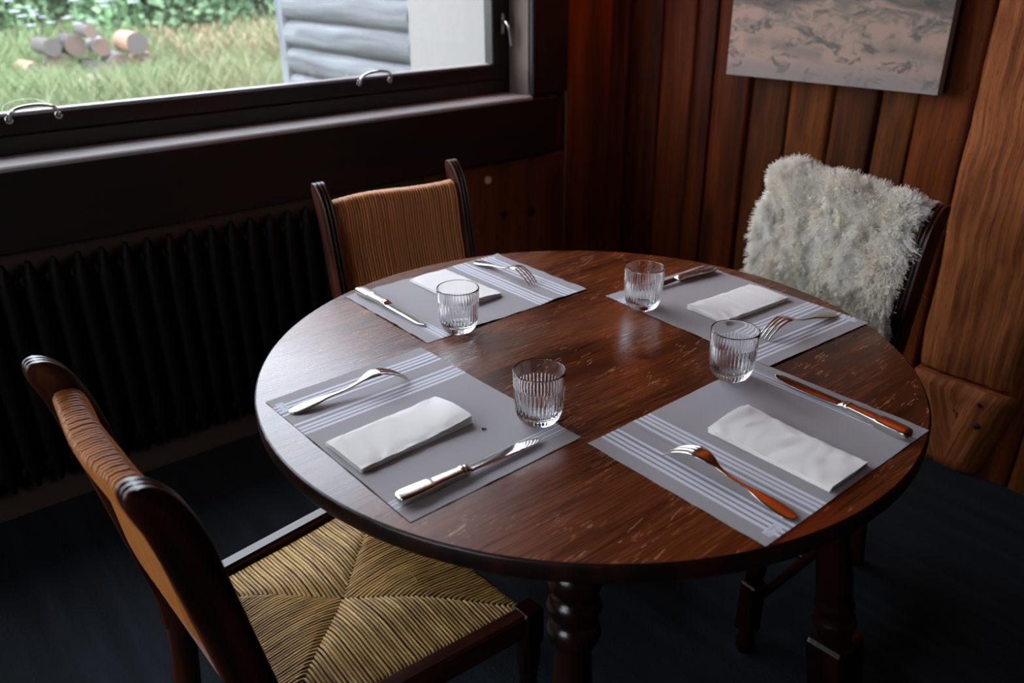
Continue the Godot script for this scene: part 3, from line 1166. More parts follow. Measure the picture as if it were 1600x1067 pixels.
func make_mat(label: String, at: Vector3, dir: float, sd: int, wave := 1.0) -> void:
	# dir: angle of the diner, in the x z plane
	var o := Vector3(cos(dir), 0, sin(dir))
	var r := Vector3(sin(dir), 0, -cos(dir))
	var b := MB.new()
	var nz := noise(sd, 1.0, 2)
	for side in [1, -1]:
		var rows := []
		var base := b.v.size()
		for i in 25:
			for j in 33:
				var u := j / 32.0
				var w := i / 24.0
				var p := r * ((u - 0.5) * 0.4) + o * ((w - 0.5) * 0.295)
				var edge := maxf(absf(u - 0.5), absf(w - 0.5)) * 2.0
				var y := 0.0007 + 0.0014 * wave * smoothstep(0.75, 1.0, edge) * maxf(0.0, nz.get_noise_2d(u * 5.0, w * 5.0) + 0.25)
				b.vert(p + Vector3(0, y + (0.00025 if side == 1 else -0.00025), 0), Vector3.UP * side, Vector2(u, w))
		for i in 24:
			for j in 32:
				var a := base + i * 33 + j
				var q := [a, a + 1, a + 34, a, a + 34, a + 33]
				var up: bool = (b.v[a + 1] - b.v[a]).cross(b.v[a + 34] - b.v[a]).y * side > 0
				if up:
					q = [a, a + 34, a + 1, a, a + 33, a + 34]
				b.ix.append_array(PackedInt32Array(q))
	# the paper's cut edge
	for e in [[0, 32, 0, 0], [0, 32, 24, 24], [0, 0, 0, 24], [32, 32, 0, 24]]:
		var n: int = maxi(e[1] - e[0], e[3] - e[2])
		for k in n:
			var j0: int = e[0] + (k if e[1] > e[0] else 0)
			var i0: int = e[2] + (k if e[3] > e[2] else 0)
			var j1: int = j0 + (1 if e[1] > e[0] else 0)
			var i1: int = i0 + (1 if e[3] > e[2] else 0)
			var a := b.v[i0 * 33 + j0]
			var c := b.v[i1 * 33 + j1]
			var m := ((a + c) * 0.5 * Vector3(1, 0, 1)).normalized()
			var d := Vector3(0, -0.0005, 0)
			b.face([a, c, c + d, a + d], m, [b.uv[i0 * 33 + j0], b.uv[i1 * 33 + j1], b.uv[i1 * 33 + j1], b.uv[i0 * 33 + j0]])
	var t := put("placemat", b, M.mat)
	t.position = at
	tag(t, label, "placemat", "paper placemats")

func lay(o: Node3D, y: float, x0: float, z0: float, x1: float, z1: float) -> void:
	o.position = Vector3(x0, y, z0)
	o.rotation.y = atan2(-(z1 - z0), x1 - x0)

func build_settings() -> void:
	var seat := ["by the near rush chair", "at the side nearest the camera", "before the chair under the window", "before the sheepskin chair"]
	make_mat("grey striped paper placemat before the near rush chair, with a dark crumb on it", Vector3(-0.348, TOP, 0.008), deg_to_rad(-181.86), 41)
	make_mat("grey striped paper placemat at the chairless near right side, stamp in its front corner", Vector3(0.005, TOP, 0.365), deg_to_rad(89.15), 42)
	make_mat("grey striped paper placemat at the far left, before the chair under the window", Vector3(0.009, TOP, -0.3565), deg_to_rad(-91.07), 43, 2.2)
	make_mat("grey striped paper placemat at the far right, before the sheepskin chair", Vector3(0.354, TOP + 0.0011, 0.0465), deg_to_rad(1.99), 44)
	var y := TOP + 0.0012
	var k := make_knife("silver table knife below the napkin, nearest the rush seat")
	lay(k, y, -0.482, 0.172, -0.245, 0.174)
	lay(dup(k, "silver table knife with a warm orange gleam, lying rightmost on the near right mat", Vector3.ZERO, 0), y, 0.160, 0.505, 0.179, 0.264)
	get_node("table_knife_001").rotate_object_local(Vector3.RIGHT, -0.08)
	lay(dup(k, "silver table knife at the far left of the table, left of the tumbler", Vector3.ZERO, 0), y, -0.161, -0.504, -0.153, -0.262)
	lay(dup(k, "silver table knife partly hidden behind the farthest tumbler", Vector3.ZERO, 0), y + 0.001, 0.496, -0.110, 0.26, -0.128)
	var f := make_fork("silver fork lying tines down above the napkin, at the table's left edge")
	lay(f, y, -0.489, -0.129, -0.292, -0.112)
	lay(dup(f, "silver fork with an orange gleam on its handle, nearest to the camera", Vector3.ZERO, 0), y, -0.122, 0.508, -0.131, 0.307)
	lay(dup(f, "silver fork lying farthest away, before the chair under the window", Vector3.ZERO, 0), y, 0.133, -0.496, 0.140, -0.293)
	lay(dup(f, "silver fork before the sheepskin chair, its tines by the right tumbler", Vector3.ZERO, 0), y + 0.001, 0.481, 0.190, 0.283, 0.170)
	make_napkin("folded white paper napkin between fork and knife before the rush chair", Vector3(-0.389, y, 0.031), deg_to_rad(3.0), 1, 1.0)
	make_napkin("folded white paper napkin with a wavy raised end, nearest the camera", Vector3(0.004, y, 0.406), deg_to_rad(91.0), 2, 1.0)
	make_napkin("folded white paper napkin partly seen through the far left tumbler", Vector3(0.002, y, -0.390), deg_to_rad(-88.0), 3, 0.4)
	make_napkin("folded white paper napkin before the sheepskin chair, behind the right tumbler", Vector3(0.380, y + 0.001, 0.042), deg_to_rad(178.0), 4, 0.5)
	var gm := tumbler_mesh()
	for g in [[-0.209, 0.127, "clear ribbed tumbler nearest the camera, on the left mat's corner", 0.0011], [0.122, 0.222, "clear ribbed tumbler at the right, between the two right hand mats", 0.0022], [-0.110, -0.216, "clear ribbed tumbler at the far left, beside the knife under the window", 0.0011], [0.227, -0.071, "clear ribbed tumbler farthest right at the back, before the half hidden knife", 0.0022]]:
		var o := put("tumbler", gm, M.glass)
		o.position = Vector3(g[0], TOP + g[3], g[1])
		o.rotation.y = g[0] * 7.0
		tag(o, g[2], "glass", "ribbed tumblers")
	var b := MB.new()
	b.lathe([[0.0003, 0.0], [0.0016, 0.0004], [0.0021, 0.0014], [0.0013, 0.0024], [0.0003, 0.0027]], 9)
	b.rbox(Vector3(0.0035, 0.0008, 0.001), Vector3(0.003, 0.0014, 0.002), 0.0004)
	var c := put("crumb", b, M.crumb)
	c.position = Vector3(-0.290, y, 0.096)
	tag(c, "tiny dark crumb on the placemat between napkin and knife", "crumb")

# ---------------------------------------------------------------- chairs
func back_x(y: float) -> float:
	return -0.18 * maxf(0.0, y - 0.45) - 0.09 * maxf(0.0, y - 0.78) * (y - 0.78) * 8.0

func seat_hw(x: float) -> float:
	return lerpf(0.166, 0.204, x / 0.40)

func make_chair(label: String) -> Node3D:
	var t := thing("rush_chair", label, "chair", Vector3.ZERO, 0, "rush chairs round the table")
	# rear posts: three reeds side by side, with a rounded scroll at the top
	for s in [-1, 1]:
		var b := MB.new()
		for k in [-1, 0, 1]:
			var rows := []
			for i in 48:
				var y := lerpf(0.40, 0.865, i / 33.0)
				var d := 0.027
				if i > 33:
					var ph := PI / 2 * (i - 33) / 14.0
					y = 0.865 + 0.042 * sin(ph)
					d = maxf(0.0015, 0.027 * pow(cos(ph), 0.8))
				var x := back_x(y)
				var sh := -0.004 * smoothstep(0.84, 0.905, y)
				var row := PackedVector3Array()
				for p in superellipse(16, d, 0.0046, 2.4):
					row.append(Vector3(x + sh + p.x, y - 0.1 * p.x * smoothstep(0.80, 0.9, y), s * 0.187 + k * 0.0098 + p.y))
				rows.append(row)
			b.uvo = Vector2(k * 0.3, s)
			b.loft(rows)
			if k != 0:
				var core := []
				for row in rows:
					var c := Vector3.ZERO
					for p in row:
						c += p / 16.0
					var cr := PackedVector3Array()
					for p in row:
						cr.append(c + (p - c) * Vector3(0.86, 1.0, 1.0) + Vector3(0, -0.006 if c.y > 0.86 else 0.0, -k * 0.0049))
					core.append(cr)
				b.loft(core)
		b.uvo = Vector2.ZERO
		var path := []
		var rows := []
		for i in 12:
			var y := lerpf(0.0, 0.46, i / 11.0)
			var x := -0.05 * pow(1.0 - y / 0.46, 1.6)
			rows.append(PackedVector3Array([Vector3(x - 0.019, y, s * 0.187 - 0.0145), Vector3(x + 0.019, y, s * 0.187 - 0.0145), Vector3(x + 0.019, y, s * 0.187 + 0.0145), Vector3(x - 0.019, y, s * 0.187 + 0.0145)]))
		b.loft(rows)
		put("rear_post", b, M.chair, t)
		# turned front leg with a square block under the seat and one for the stretcher
		b = MB.new()
		b.t = Transform3D(Basis.IDENTITY, Vector3(0.40, 0, s * 0.222))
		b.rbox(Vector3(0, 0.425, 0), Vector3(0.038, 0.07, 0.038), 0.004)
		b.lathe([[0.001, 0.0], [0.014, 0.0], [0.019, 0.012], [0.020, 0.03], [0.014, 0.045], [0.016, 0.06]], 20)
		b.rbox(Vector3(0, 0.125, 0), Vector3(0.040, 0.13, 0.040), 0.004)
		b.lathe([[0.016, 0.188], [0.019, 0.195], [0.016, 0.205], [0.020, 0.215], [0.023, 0.24], [0.022, 0.265], [0.015, 0.285], [0.017, 0.292], [0.013, 0.30], [0.015, 0.32], [0.020, 0.36], [0.019, 0.385], [0.014, 0.395]], 20)
		put("front_leg", b, M.leg, t)
	# seat rails, flanking the woven seat
	for s in [-1, 1]:
		var b := MB.new()
		var p0 := Vector3(-0.01, 0.432, s * (seat_hw(0.0) + 0.019))
		var p1 := Vector3(0.415, 0.432, s * (seat_hw(0.40) + 0.021))
		var d := p1 - p0
		b.t = Transform3D(Basis(Vector3.UP, atan2(-d.z, d.x)), (p0 + p1) * 0.5)
		b.rbox(Vector3(0, 0.004, 0), Vector3(d.length(), 0.046, 0.027), 0.004, 0)
		put("seat_rail", b, M.chair, t)
		b = MB.new()
		p0 = Vector3(-0.02, 0.135, s * 0.187)
		p1 = Vector3(0.40, 0.135, s * 0.222)
		b.tube([p0, (p0 + p1) * 0.5, p1], 0.0115, 10)
		put("stretcher", b, M.leg, t)
	var b := MB.new()
	b.rbox(Vector3(0.405, 0.416, 0), Vector3(0.018, 0.03, 0.40), 0.003, 2)
	put("front_rail", b, M.chair, t)
	b = MB.new()
	b.rbox(Vector3(0.000, 0.490, 0), Vector3(0.042, 0.040, 0.350), 0.008, 2, Basis(Vector3(0, 0, 1), -0.25))
	put("back_rail", b, M.rail_glare, t)
	b = MB.new()
	b.tube([Vector3(0.19, 0.135, -0.2), Vector3(0.19, 0.135, 0), Vector3(0.19, 0.135, 0.2)], 0.010, 10)
	put("stretcher", b, M.leg, t)
	# rush seat: strands over each rail running in to the mitred seams
	b = MB.new()
	var r := RandomNumberGenerator.new()
	r.seed = 77
	var nk := 68
	for side in 4:
		for k in nk:
			var f := (k + 0.5) / nk + r.randf_range(-0.0015, 0.0015)
			var path := []
			var rad := 0.00262 + r.randf() * 0.0004
			var depth := minf(f, 1.0 - f)
			var reach := depth * 2.0
			for i in 11:
				var g := i / 10.0
				var e := 1.0 - reach * maxf(0.0, (g - 0.16) / 0.84)     # 1 at the rail, 1 - reach at the seam
				var u: float
				var w: float
				if side < 2:
					u = f
					w = e * (1 if side == 0 else -1)
				else:
					w = (f * 2.0 - 1.0)
					u = 0.5 + 0.5 * e * (1 if side == 2 else -1)
				var x := 0.40 * u
				var z := w * seat_hw(x)
				var y := 0.4555 - 0.010 * (1.0 - smoothstep(0.0, 0.6, 1.0 - e)) - 0.006 * smoothstep(0.5, 1.0, 1.0 - e) + 0.003 * sin((1.0 - e) * PI)
				if i == 10:
					y -= 0.0035
				if i < 2:
					var a := (2 - i) / 2.0
					y -= 0.016 * a * a
				y += r.randf_range(-0.0004, 0.0004)
				path.append(Vector3(x, y, z))
			var l := 0.72 + r.randf() * 0.5
			b.tint = Color(l, l * (0.94 + r.randf() * 0.1), l * (0.85 + r.randf() * 0.2))
			b.uvo = Vector2(r.randf() * 4.0, r.randf() * 4.0)
			b.tube(path, rad, 6)
	b.uvo = Vector2.ZERO
	b.tint = Color(0.25, 0.22, 0.18)
	b.face([Vector3(0.004, 0.442, -0.164), Vector3(0.396, 0.442, -0.203), Vector3(0.396, 0.442, 0.203), Vector3(0.004, 0.442, 0.164)], Vector3.UP, [Vector2(0, 0), Vector2(1, 0), Vector2(1, 1), Vector2(0, 1)])
	put("rush_seat", b, M.rush, t).set_meta("kind", "stuff")
	# one loose end of straw sticking up from the seat
	b = MB.new()
	b.tint = Color(1.3, 1.2, 1.0)
	b.tube([Vector3(0.268, 0.456, 0.012), Vector3(0.285, 0.468, 0.02), Vector3(0.300, 0.470, 0.032), Vector3(0.306, 0.462, 0.048), Vector3(0.304, 0.458, 0.06)], 0.0009, 5)
	put("loose_straw", b, M.rush, t)
	# rush back: strands wound round the top and bottom bars, drawn in at the middle
	b = MB.new()
	nk = 46
	for k in nk:
		var z := lerpf(-0.171, 0.171, (k + 0.5) / nk) + r.randf_range(-0.0006, 0.0006)
		var path := []
		var side := absf(z) / 0.171
		for i in 36:
			var a := TAU * i / 36.0
			var hgt := sin(a)
			var y := 0.735 + 0.125 * signf(hgt) * pow(absf(hgt), 0.8)
			var q := (y - 0.735) / 0.125
			var th := 0.0105 + (0.0175 if q > 0.0 else 0.0125) * q * q
			var px := signf(cos(a)) * pow(absf(cos(a)), 0.5) * th
			var lump := 0.0018 * sin(z * 25.0 + q * 2.0) * absf(q)
			y += 0.004 * sin(z * 17.0) * (1.0 if q > 0.9 else 0.0) + r.randf_range(-0.0005, 0.0005)
			path.append(Vector3(back_x(y) + px + 0.012 * (1.0 - side * side) * -1.0 + lump * signf(px), y, z))
		var l := 0.72 + r.randf() * 0.34
		b.tint = Color(l, l * (0.94 + r.randf() * 0.08), l * (0.88 + r.randf() * 0.12))
		b.uvo = Vector2(r.randf() * 4.0, r.randf() * 4.0)
		b.tube(path, 0.0033 + r.randf() * 0.0005, 7, Vector2(1, 1), false, true)
	# inner core tinted dark, putting groove shade between the strands
	b.tint = Color(0.12, 0.10, 0.08)
	var core := []
	for k in 12:
		var z := lerpf(-0.170, 0.170, k / 11.0)
		var row := PackedVector3Array()
		for i in 36:
			var a := TAU * i / 36.0
			var hgt := sin(a)
			var q := signf(hgt) * pow(absf(hgt), 0.8)
			var y := 0.735 + 0.1222 * q
			var th := 0.0080 + (0.0175 if q > 0.0 else 0.0125) * q * q
			row.append(Vector3(back_x(y) + signf(cos(a)) * pow(absf(cos(a)), 0.5) * th - 0.012 * (1.0 - pow(z / 0.171, 2.0)), y, z))
		core.append(row)
	b.loft(core)
	put("rush_back", b, M.rush_back, t).set_meta("kind", "stuff")
	return t

func build_chairs() -> void:
	var a := make_chair("rush seated wooden chair at the near left, seen from behind")
	a.position = Vector3(-0.680, 0, -0.028)
	a.rotation.y = deg_to_rad(2.5)
	dup(a, "rush backed wooden chair under the window, pushed in at the far left", Vector3(0.107, 0, -0.715), deg_to_rad(-91.0))
	dup(a, "wooden chair by the plank wall, with a white sheepskin over its back", Vector3(0.740, 0, 0.005), deg_to_rad(176.0))

func build_sheepskin() -> void:
	var o := thing("sheepskin", "fluffy white sheepskin draped over the chair back by the plank wall", "sheepskin", Vector3(0.740, 0, 0.005), deg_to_rad(176.0))
	var nz := noise(901, 1.0, 3)
	# the hide in the chair's own axes: up the front, over the top, down behind
	var prof := []
	for i in 14:
		var y := lerpf(0.47, 0.875, i / 13.0)
		prof.append(Vector3(back_x(y) + 0.038 - 0.004 * sin(i * 0.5), y, 0))
	for i in 9:
		var f := PI * (i + 1) / 10.0
		prof.append(Vector3(back_x(0.88) + 0.036 * cos(f), 0.882 + 0.036 * sin(f), 0))
	for i in 10:
		var y := lerpf(0.875, 0.62, i / 9.0)
		prof.append(Vector3(back_x(y) - 0.036, y, 0))
	var hide := func(s: float, w: float) -> Vector3:
		var q := s * (prof.size() - 1)
		var i := mini(int(q), prof.size() - 2)
		var p: Vector3 = prof[i].lerp(prof[i + 1], q - i)
		var z0 := -0.160 - 0.018 * nz.get_noise_2d(s * 6.0, 1.0) - 0.02 * (1.0 - smoothstep(0.0, 0.35, s))
		var z1 := 0.196 + 0.012 * nz.get_noise_2d(s * 6.0, 5.0)
		p.z = lerpf(z0, z1, w)
		p.x += 0.010 * nz.get_noise_2d(s * 5.0, w * 4.0)
		p.y += 0.014 * nz.get_noise_2d(s * 2.0 + 20.0, w * 3.0) + (0.012 * smoothstep(0.7, 1.0, w) - 0.014 * smoothstep(0.5, 0.0, w) if s > 0.3 and s < 0.8 else 0.0) - 0.012 - 0.03 * smoothstep(0.3, 0.0, s) * (1.0 - w)
		return p
	var b := MB.new()
	var rows := []
	for i in 49:
		var row := PackedVector3Array()
		for j in 25:
			row.append(hide.call(i / 48.0, j / 24.0))
		rows.append(row)
	b.grid(rows, false, 1.0)
	var back := []
	for row in rows:
		var q := PackedVector3Array()
		for p in row:
			q.append(p + Vector3(-0.003 if p.y < 0.88 else 0.0, -0.002, 0))
		back.append(q)
	b.grid(back, false, -1.0)
	put("hide", b, M.hide, o)
	# locks of wool: curved tapering hairs, several to a lock
	var locks := []
	for m in 4:
		var lb := MB.new()
		var r := RandomNumberGenerator.new()
		r.seed = 300 + m
		for h in 11:
			var a := r.randf() * TAU
			var spread := 0.10 + r.randf() * 0.35
			var d := Vector3(cos(a) * spread, 1.0, sin(a) * spread)
			var len := 0.75 + r.randf() * 0.4
			var ph := r.randf() * TAU
			var path := []
			var rad := []
			for i in 6:
				var f := i / 5.0
				var c := 0.17 * f * sin(f * 5.5 + ph)
				path.append(Vector3(cos(a), 0, sin(a)) * 0.05 + d * f * len + Vector3(cos(ph), 0, sin(ph)) * c)
				rad.append(lerpf(0.034, 0.010, f))
			lb.tube(path, rad, 4, Vector2(1, 1), false)
		locks.append(lb.mesh())
	var xf := [[], [], [], []]
	var co := [[], [], [], []]
	var r := RandomNumberGenerator.new()
	r.seed = 555
	for k in 21000:
		var s := r.randf()
		var w := r.randf()
		var p: Vector3 = hide.call(s, w)
		var e := 0.004
		var ds: Vector3 = hide.call(minf(s + e, 1.0), w) - hide.call(maxf(s - e, 0.0), w)
		var dw: Vector3 = hide.call(s, minf(w + e, 1.0)) - hide.call(s, maxf(w - e, 0.0))
		var n := dw.cross(ds).normalized()
		if n.x < 0.0 and s < 0.4:
			n = -n
		if s > 0.75 and n.x > 0.0:
			n = -n
		if s >= 0.4 and s <= 0.75 and n.y < -0.2:
			n = -n
		var sw := Vector3(nz.get_noise_2d(s * 22.0, w * 14.0), nz.get_noise_2d(s * 22.0 + 50.0, w * 14.0), nz.get_noise_2d(s * 22.0, w * 14.0 + 50.0)) * 1.3
		var edge := smoothstep(0.90, 1.0, w) - smoothstep(0.10, 0.0, w)
		var d := (n * 0.62 + sw * 1.0 + Vector3(0, -0.55, 0) + Vector3(0, 0, edge * 0.9) + Vector3(r.randf_range(-0.25, 0.25), r.randf_range(-0.25, 0.25), r.randf_range(-0.25, 0.25))).normalized()
		if d.dot(n) < 0.15:
			d = (d + n * (0.3 - d.dot(n))).normalized()
		var x := d.cross(Vector3(0.3, 0.5, 0.8)).normalized()
		var L := r.randf_range(0.020, 0.033)
		var bs := Basis(x * L, d * L, x.cross(d) * L).rotated(d, r.randf() * TAU)
		var m := r.randi() % 4
		xf[m].append(Transform3D(bs, p))
		var y := clampf(0.5 + nz.get_noise_2d(s * 7.0 + 9.0, w * 6.0) * 1.1, 0, 1)
		co[m].append(Color(1.0, 0.965, 0.90).lerp(Color(1.0, 0.91, 0.76), y * 0.8) * (0.94 + r.randf() * 0.06))
	for m in 4:
		many("wool" if m == 0 else "wool_%03d" % m, locks[m], M.wool, xf[m], co[m], o)

# ---------------------------------------------------------------- outdoors
func ground_y(x: float, z: float) -> float:
	var d := Vector2(x + 0.89, z - 0.92).length()
	return -0.13 + 0.040 * minf(d, 60.0)

func leaf_mesh(w: float, l: float) -> ArrayMesh:
	var b := MB.new()
	var rows := []
	for i in 4:
		var f := i / 3.0
		var h: float = [0.12, 1.0, 0.75, 0.05][i] * w
		rows.append(PackedVector3Array([Vector3(-h, 0.12 * l * f * f + 0.25 * h, f * l), Vector3(0, 0.12 * l * f * f, f * l), Vector3(h, 0.12 * l * f * f + 0.25 * h, f * l)]))
	b.grid(rows, false, -1.0)
	return b.mesh()

func blade_mesh() -> ArrayMesh:
	var b := MB.new()
	var rows := []
	for i in 4:
		var f := i / 3.0
		var h := 0.011 * (1.0 - f) + 0.001
		rows.append(PackedVector3Array([Vector3(-h, f, 0.25 * f * f), Vector3(h, f, 0.25 * f * f)]))
	b.grid(rows, false, 1.0)
	return b.mesh()

func seed_head_mesh() -> ArrayMesh:
	var b := MB.new()
	b.tube([Vector3(0, 0, 0), Vector3(0.03, 0.5, 0), Vector3(0.08, 0.8, 0)], [0.006, 0.005, 0.004], 4)
	b.tube([Vector3(0.07, 0.72, 0), Vector3(0.10, 0.84, 0), Vector3(0.14, 0.95, 0), Vector3(0.18, 1.0, 0)], [0.008, 0.034, 0.028, 0.004], 6)
	return b.mesh()

func bush(label: String, kind: String, x: float, z: float, rx: float, h: float, n: int, lm: Mesh, base: Color, tip: Color, sd: int) -> void:
	var t := thing(kind, label, "tree" if kind == "tree" else "bush", Vector3(x, ground_y(x, z) - 0.02, z), 0.0, "greenery outside the window")
	var r := RandomNumberGenerator.new()
	r.seed = sd
	var b := MB.new()
	for k in 7:
		var a := TAU * k / 7.0 + r.randf()
		var e := Vector3(cos(a) * rx * 0.55, h * (0.45 + r.randf() * 0.35), sin(a) * rx * 0.55)
		b.tube([Vector3(cos(a), 0, sin(a)) * 0.06, e * Vector3(0.35, 0.5, 0.35), e], [0.028 * h / 2, 0.02 * h / 2, 0.006], 6)
	put("stem", b, M.bark, t)
	var lobes := []
	for k in 16:
		var a := r.randf() * TAU
		var q := sqrt(r.randf()) * 0.72
		var yy := r.randf_range(0.16, 0.88)
		var taper := sqrt(maxf(0.15, 1.0 - pow((yy - 0.42) / 0.62, 2.0)))
		lobes.append([Vector3(cos(a) * q * rx * taper, yy * h, sin(a) * q * rx * taper), rx * r.randf_range(0.28, 0.46), r.randf()])
	var xf := []
	var co := []
	for i in n:
		var lb = lobes[r.randi() % 16]
		var d := Vector3(r.randfn(), r.randfn(), r.randfn()).normalized()
		var rad: float = lb[1] * pow(r.randf(), 0.35)
		var p: Vector3 = lb[0] + d * rad * Vector3(1, 0.85, 1)
		if p.y < 0.03:
			continue
		var out := (d + Vector3(0, 0.25, 0) + Vector3(r.randfn(), r.randfn(), r.randfn()) * 0.5).normalized()
		var sx := out.cross(Vector3(r.randfn(), r.randfn(), r.randfn())).normalized()
		var s := r.randf_range(0.7, 1.3)
		xf.append(Transform3D(Basis(sx * s, sx.cross(out) * -s, out * s), p))
		co.append(base.lerp(tip, clampf(lb[2] * 0.6 + r.randf() * 0.5, 0, 1)))
	many("foliage", lm, M.leaf, xf, co, t)

func build_outdoors() -> void:
	var rows := []
	for i in 60:
		var row := PackedVector3Array()
		for j in 61:
			var x := lerpf(-26, 26, j / 60.0)
			var z := -1.62 - 60.0 * pow(i / 59.0, 1.6)
			row.append(Vector3(x, ground_y(x, z) + 0.03 * sin(x * 1.7) * sin(z * 1.3), z))
		rows.append(row)
	var b := MB.new()
	b.grid(rows, false, -1.0)
	struct("ground", b, M.soil)
	b = MB.new()
	b.rbox(Vector3(-9.2, -0.12, 2.0), Vector3(11.4, 0.1, 12.0), 0.001)
	struct("ground_1", b, M.soil)
	# the wing of the house: grey log siding, then a white plastered wall
	var t := thing("outbuilding", "house wing outside with grey log siding and a white wall", "building", Vector3(1.75, -0.3, -1.7))
	var nb := 15
	for i in nb:
		var y0 := 0.197 + 0.183 * (i - 1) + 0.0
		b = MB.new()
		b.uvo = Vector2(rng.randf() * 2.0, rng.randf() * 2.0)
		rows = []
		var nz := noise(800 + i, 1.0, 3)
		for k in 15:
			var z := lerpf(-3.27, -1.58, k / 14.0)
			var row := PackedVector3Array()
			for j in 10:
				var f := j / 9.0
				var bulge := 0.055 * sqrt(maxf(0.0, 1.0 - pow(f * 2.0 - 1.0, 2.0))) + 0.006 * nz.get_noise_2d(z * 1.5, f)
				row.append(Vector3(0.03 - bulge, y0 + 0.181 * f + 0.010 * nz.get_noise_2d(z * 0.8, 30.0), z))
			rows.append(row)
		b.grid(rows, false, 1.0, Vector2(1, 1))
		put("siding_board", b, M.siding, t)
	b = MB.new()
	b.rbox(Vector3(0.0, 1.4, -3.30), Vector3(0.05, 2.9, 0.10), 0.004)
	put("corner_board", b, M.siding_trim, t)
	b = MB.new()
	b.rbox(Vector3(0.12, 1.4, -2.43), Vector3(0.16, 2.9, 1.72), 0.002)
	put("backing_wall", b, M.dark, t)
	b = MB.new()
	b.rbox(Vector3(0.09, 1.4, -0.75), Vector3(0.22, 2.9, 1.66), 0.004)
	put("white_wall", b, M.plaster, t)
	b = MB.new()
	b.rbox(Vector3(1.3, 2.86, -1.66), Vector3(3.3, 0.12, 3.6), 0.004)
	put("roof", b, M.roof, t)
	# firewood: short logs in a loose pile
	# x, height over the ground, radius, turn, label
	var spots := [
		[0.72, 0.10, 0.10, 0.12, "leftmost firewood log of the pile's bottom row outside"], [0.99, 0.13, 0.12, -0.10, "second firewood log from the left in the pile's bottom row"], [1.26, 0.10, 0.10, 0.08, "middle firewood log of the pile's bottom row outside"], [1.53, 0.12, 0.12, -0.05, "fourth firewood log from the left in the pile's bottom row"], [1.80, 0.12, 0.115, -0.10, "rightmost firewood log of the pile's bottom row outside"],
		[0.90, 0.335, 0.085, 0.10, "leftmost firewood log of the pile's second row"], [1.15, 0.325, 0.105, 0.05, "second firewood log from the left in the pile's second row"], [1.40, 0.305, 0.09, -0.08, "third firewood log from the left in the pile's second row"], [1.66, 0.345, 0.11, 0.06, "rightmost firewood log of the pile's second row"], [1.27, 0.475, 0.065, 0.02, "thin firewood log lying alone on top of the pile"],
		[2.30, 0.09, 0.07, 1.5, "single fallen log right of the blurred firewood pile outside"]]
	var tones := [M.bark, mat(srgb(70, 64, 60), 0.9), mat(srgb(150, 116, 96), 0.9), mat(srgb(128, 124, 124), 0.9)]
	var cuts := [M.cut, mat(srgb(84, 78, 74), 0.9), mat(srgb(112, 92, 80), 0.9)]
	var kk := 0
	for s in spots:
		var z: float = -8.93 + (s[0] - 0.8) * 0.2 + 0.12 * sin(s[0] * 31.0)
		var o := thing("log", s[4], "log", Vector3(s[0], ground_y(s[0], z) + s[1], z), s[3] + PI / 2, "firewood pile outside" if s[0] < 2.0 else "")
		b = MB.new()
		var path := []
		var rr: float = s[2]
		rows = []
		var nz := noise(850 + int(s[0] * 100), 2.0, 3)
		for i in 9:
			var row := PackedVector3Array()
			for j in 16:
				var a := TAU * j / 16.0
				var q := rr * (1.0 + 0.08 * nz.get_noise_3d(i * 0.4, cos(a), sin(a)))
				row.append(Vector3(lerpf(-0.2, 0.2, i / 8.0), cos(a) * q, sin(a) * q))
			rows.append(row)
		b.loft(rows, Vector2(1, 1), false)
		put("bark", b, tones[(kk * 7 + 2) % 4], o)
		kk += 1
		for e in [0, 8]:
			b = MB.new()
			b.fan(rows[e], Vector3.LEFT if e == 0 else Vector3.RIGHT)
			put("cut_end", b, cuts[(kk * 5 + 1) % 3], o)
	b = MB.new()
	rows = []
	var nb2 := noise(870, 1.5, 3)
	for i in 9:
		var a := PI / 2 * i / 8.0
		var row := PackedVector3Array()
		for j in 18:
			var f := TAU * j / 18.0
			var q := Vector3(cos(f) * cos(a), sin(a) * 0.7, sin(f) * cos(a))
			row.append(q * 0.17 * (1.0 + 0.2 * nb2.get_noise_3dv(q * 1.4)) + Vector3(0, -0.02, 0))
		rows.append(row)
	b.loft(rows, Vector2(1, 1), false)
	var st := put("boulder", b, M.stone)
	st.position = Vector3(1.03, ground_y(1.03, -7.75) + 0.10, -7.75)
	tag(st, "pale rounded stone in the grass below the firewood pile", "stone")
	# meadow
	var r := RandomNumberGenerator.new()
	r.seed = 990
	var patch := noise(77, 0.35, 3)
	var xf := []
	var co := []
	for i in 52000:
		var x := r.randf_range(-6.0, 7.0)
		var z := r.randf_range(-13.0, -5.2)
		if x > 1.2 and z > -5.4:
			continue
		var near_pile := x > 0.6 and x < 2.0 and absf(z + 8.6) < 0.7
		var q := patch.get_noise_2d(x, z)
		var right := smoothstep(1.6, 2.6, x + 0.25 * (z + 9.0))
		var h := r.randf_range(0.16, 0.40) * (1.0 + 0.5 * q) * (0.85 if near_pile else 1.0)
		var s := h
		var bs := Basis(Vector3.UP, r.randf() * TAU).rotated(Vector3.RIGHT, r.randf_range(-0.35, 0.35)).scaled(Vector3(1.1, s, s))
		xf.append(Transform3D(bs, Vector3(x, ground_y(x, z), z)))
		var g := Color(0.12, 0.20, 0.07).lerp(Color(0.25, 0.29, 0.12), r.randf())
		g = g.lerp(Color(0.31, 0.27, 0.14), clampf(right * 0.75 * r.randf() + maxf(0.0, q) * 0.5, 0, 1))
		co.append(g)
	many("meadow_grass", blade_mesh(), M.leaf, xf, co).set_meta("label", "tall blurred green meadow grass outside the window")
	taken["meadow_grass"] = 0
	xf = []
	co = []
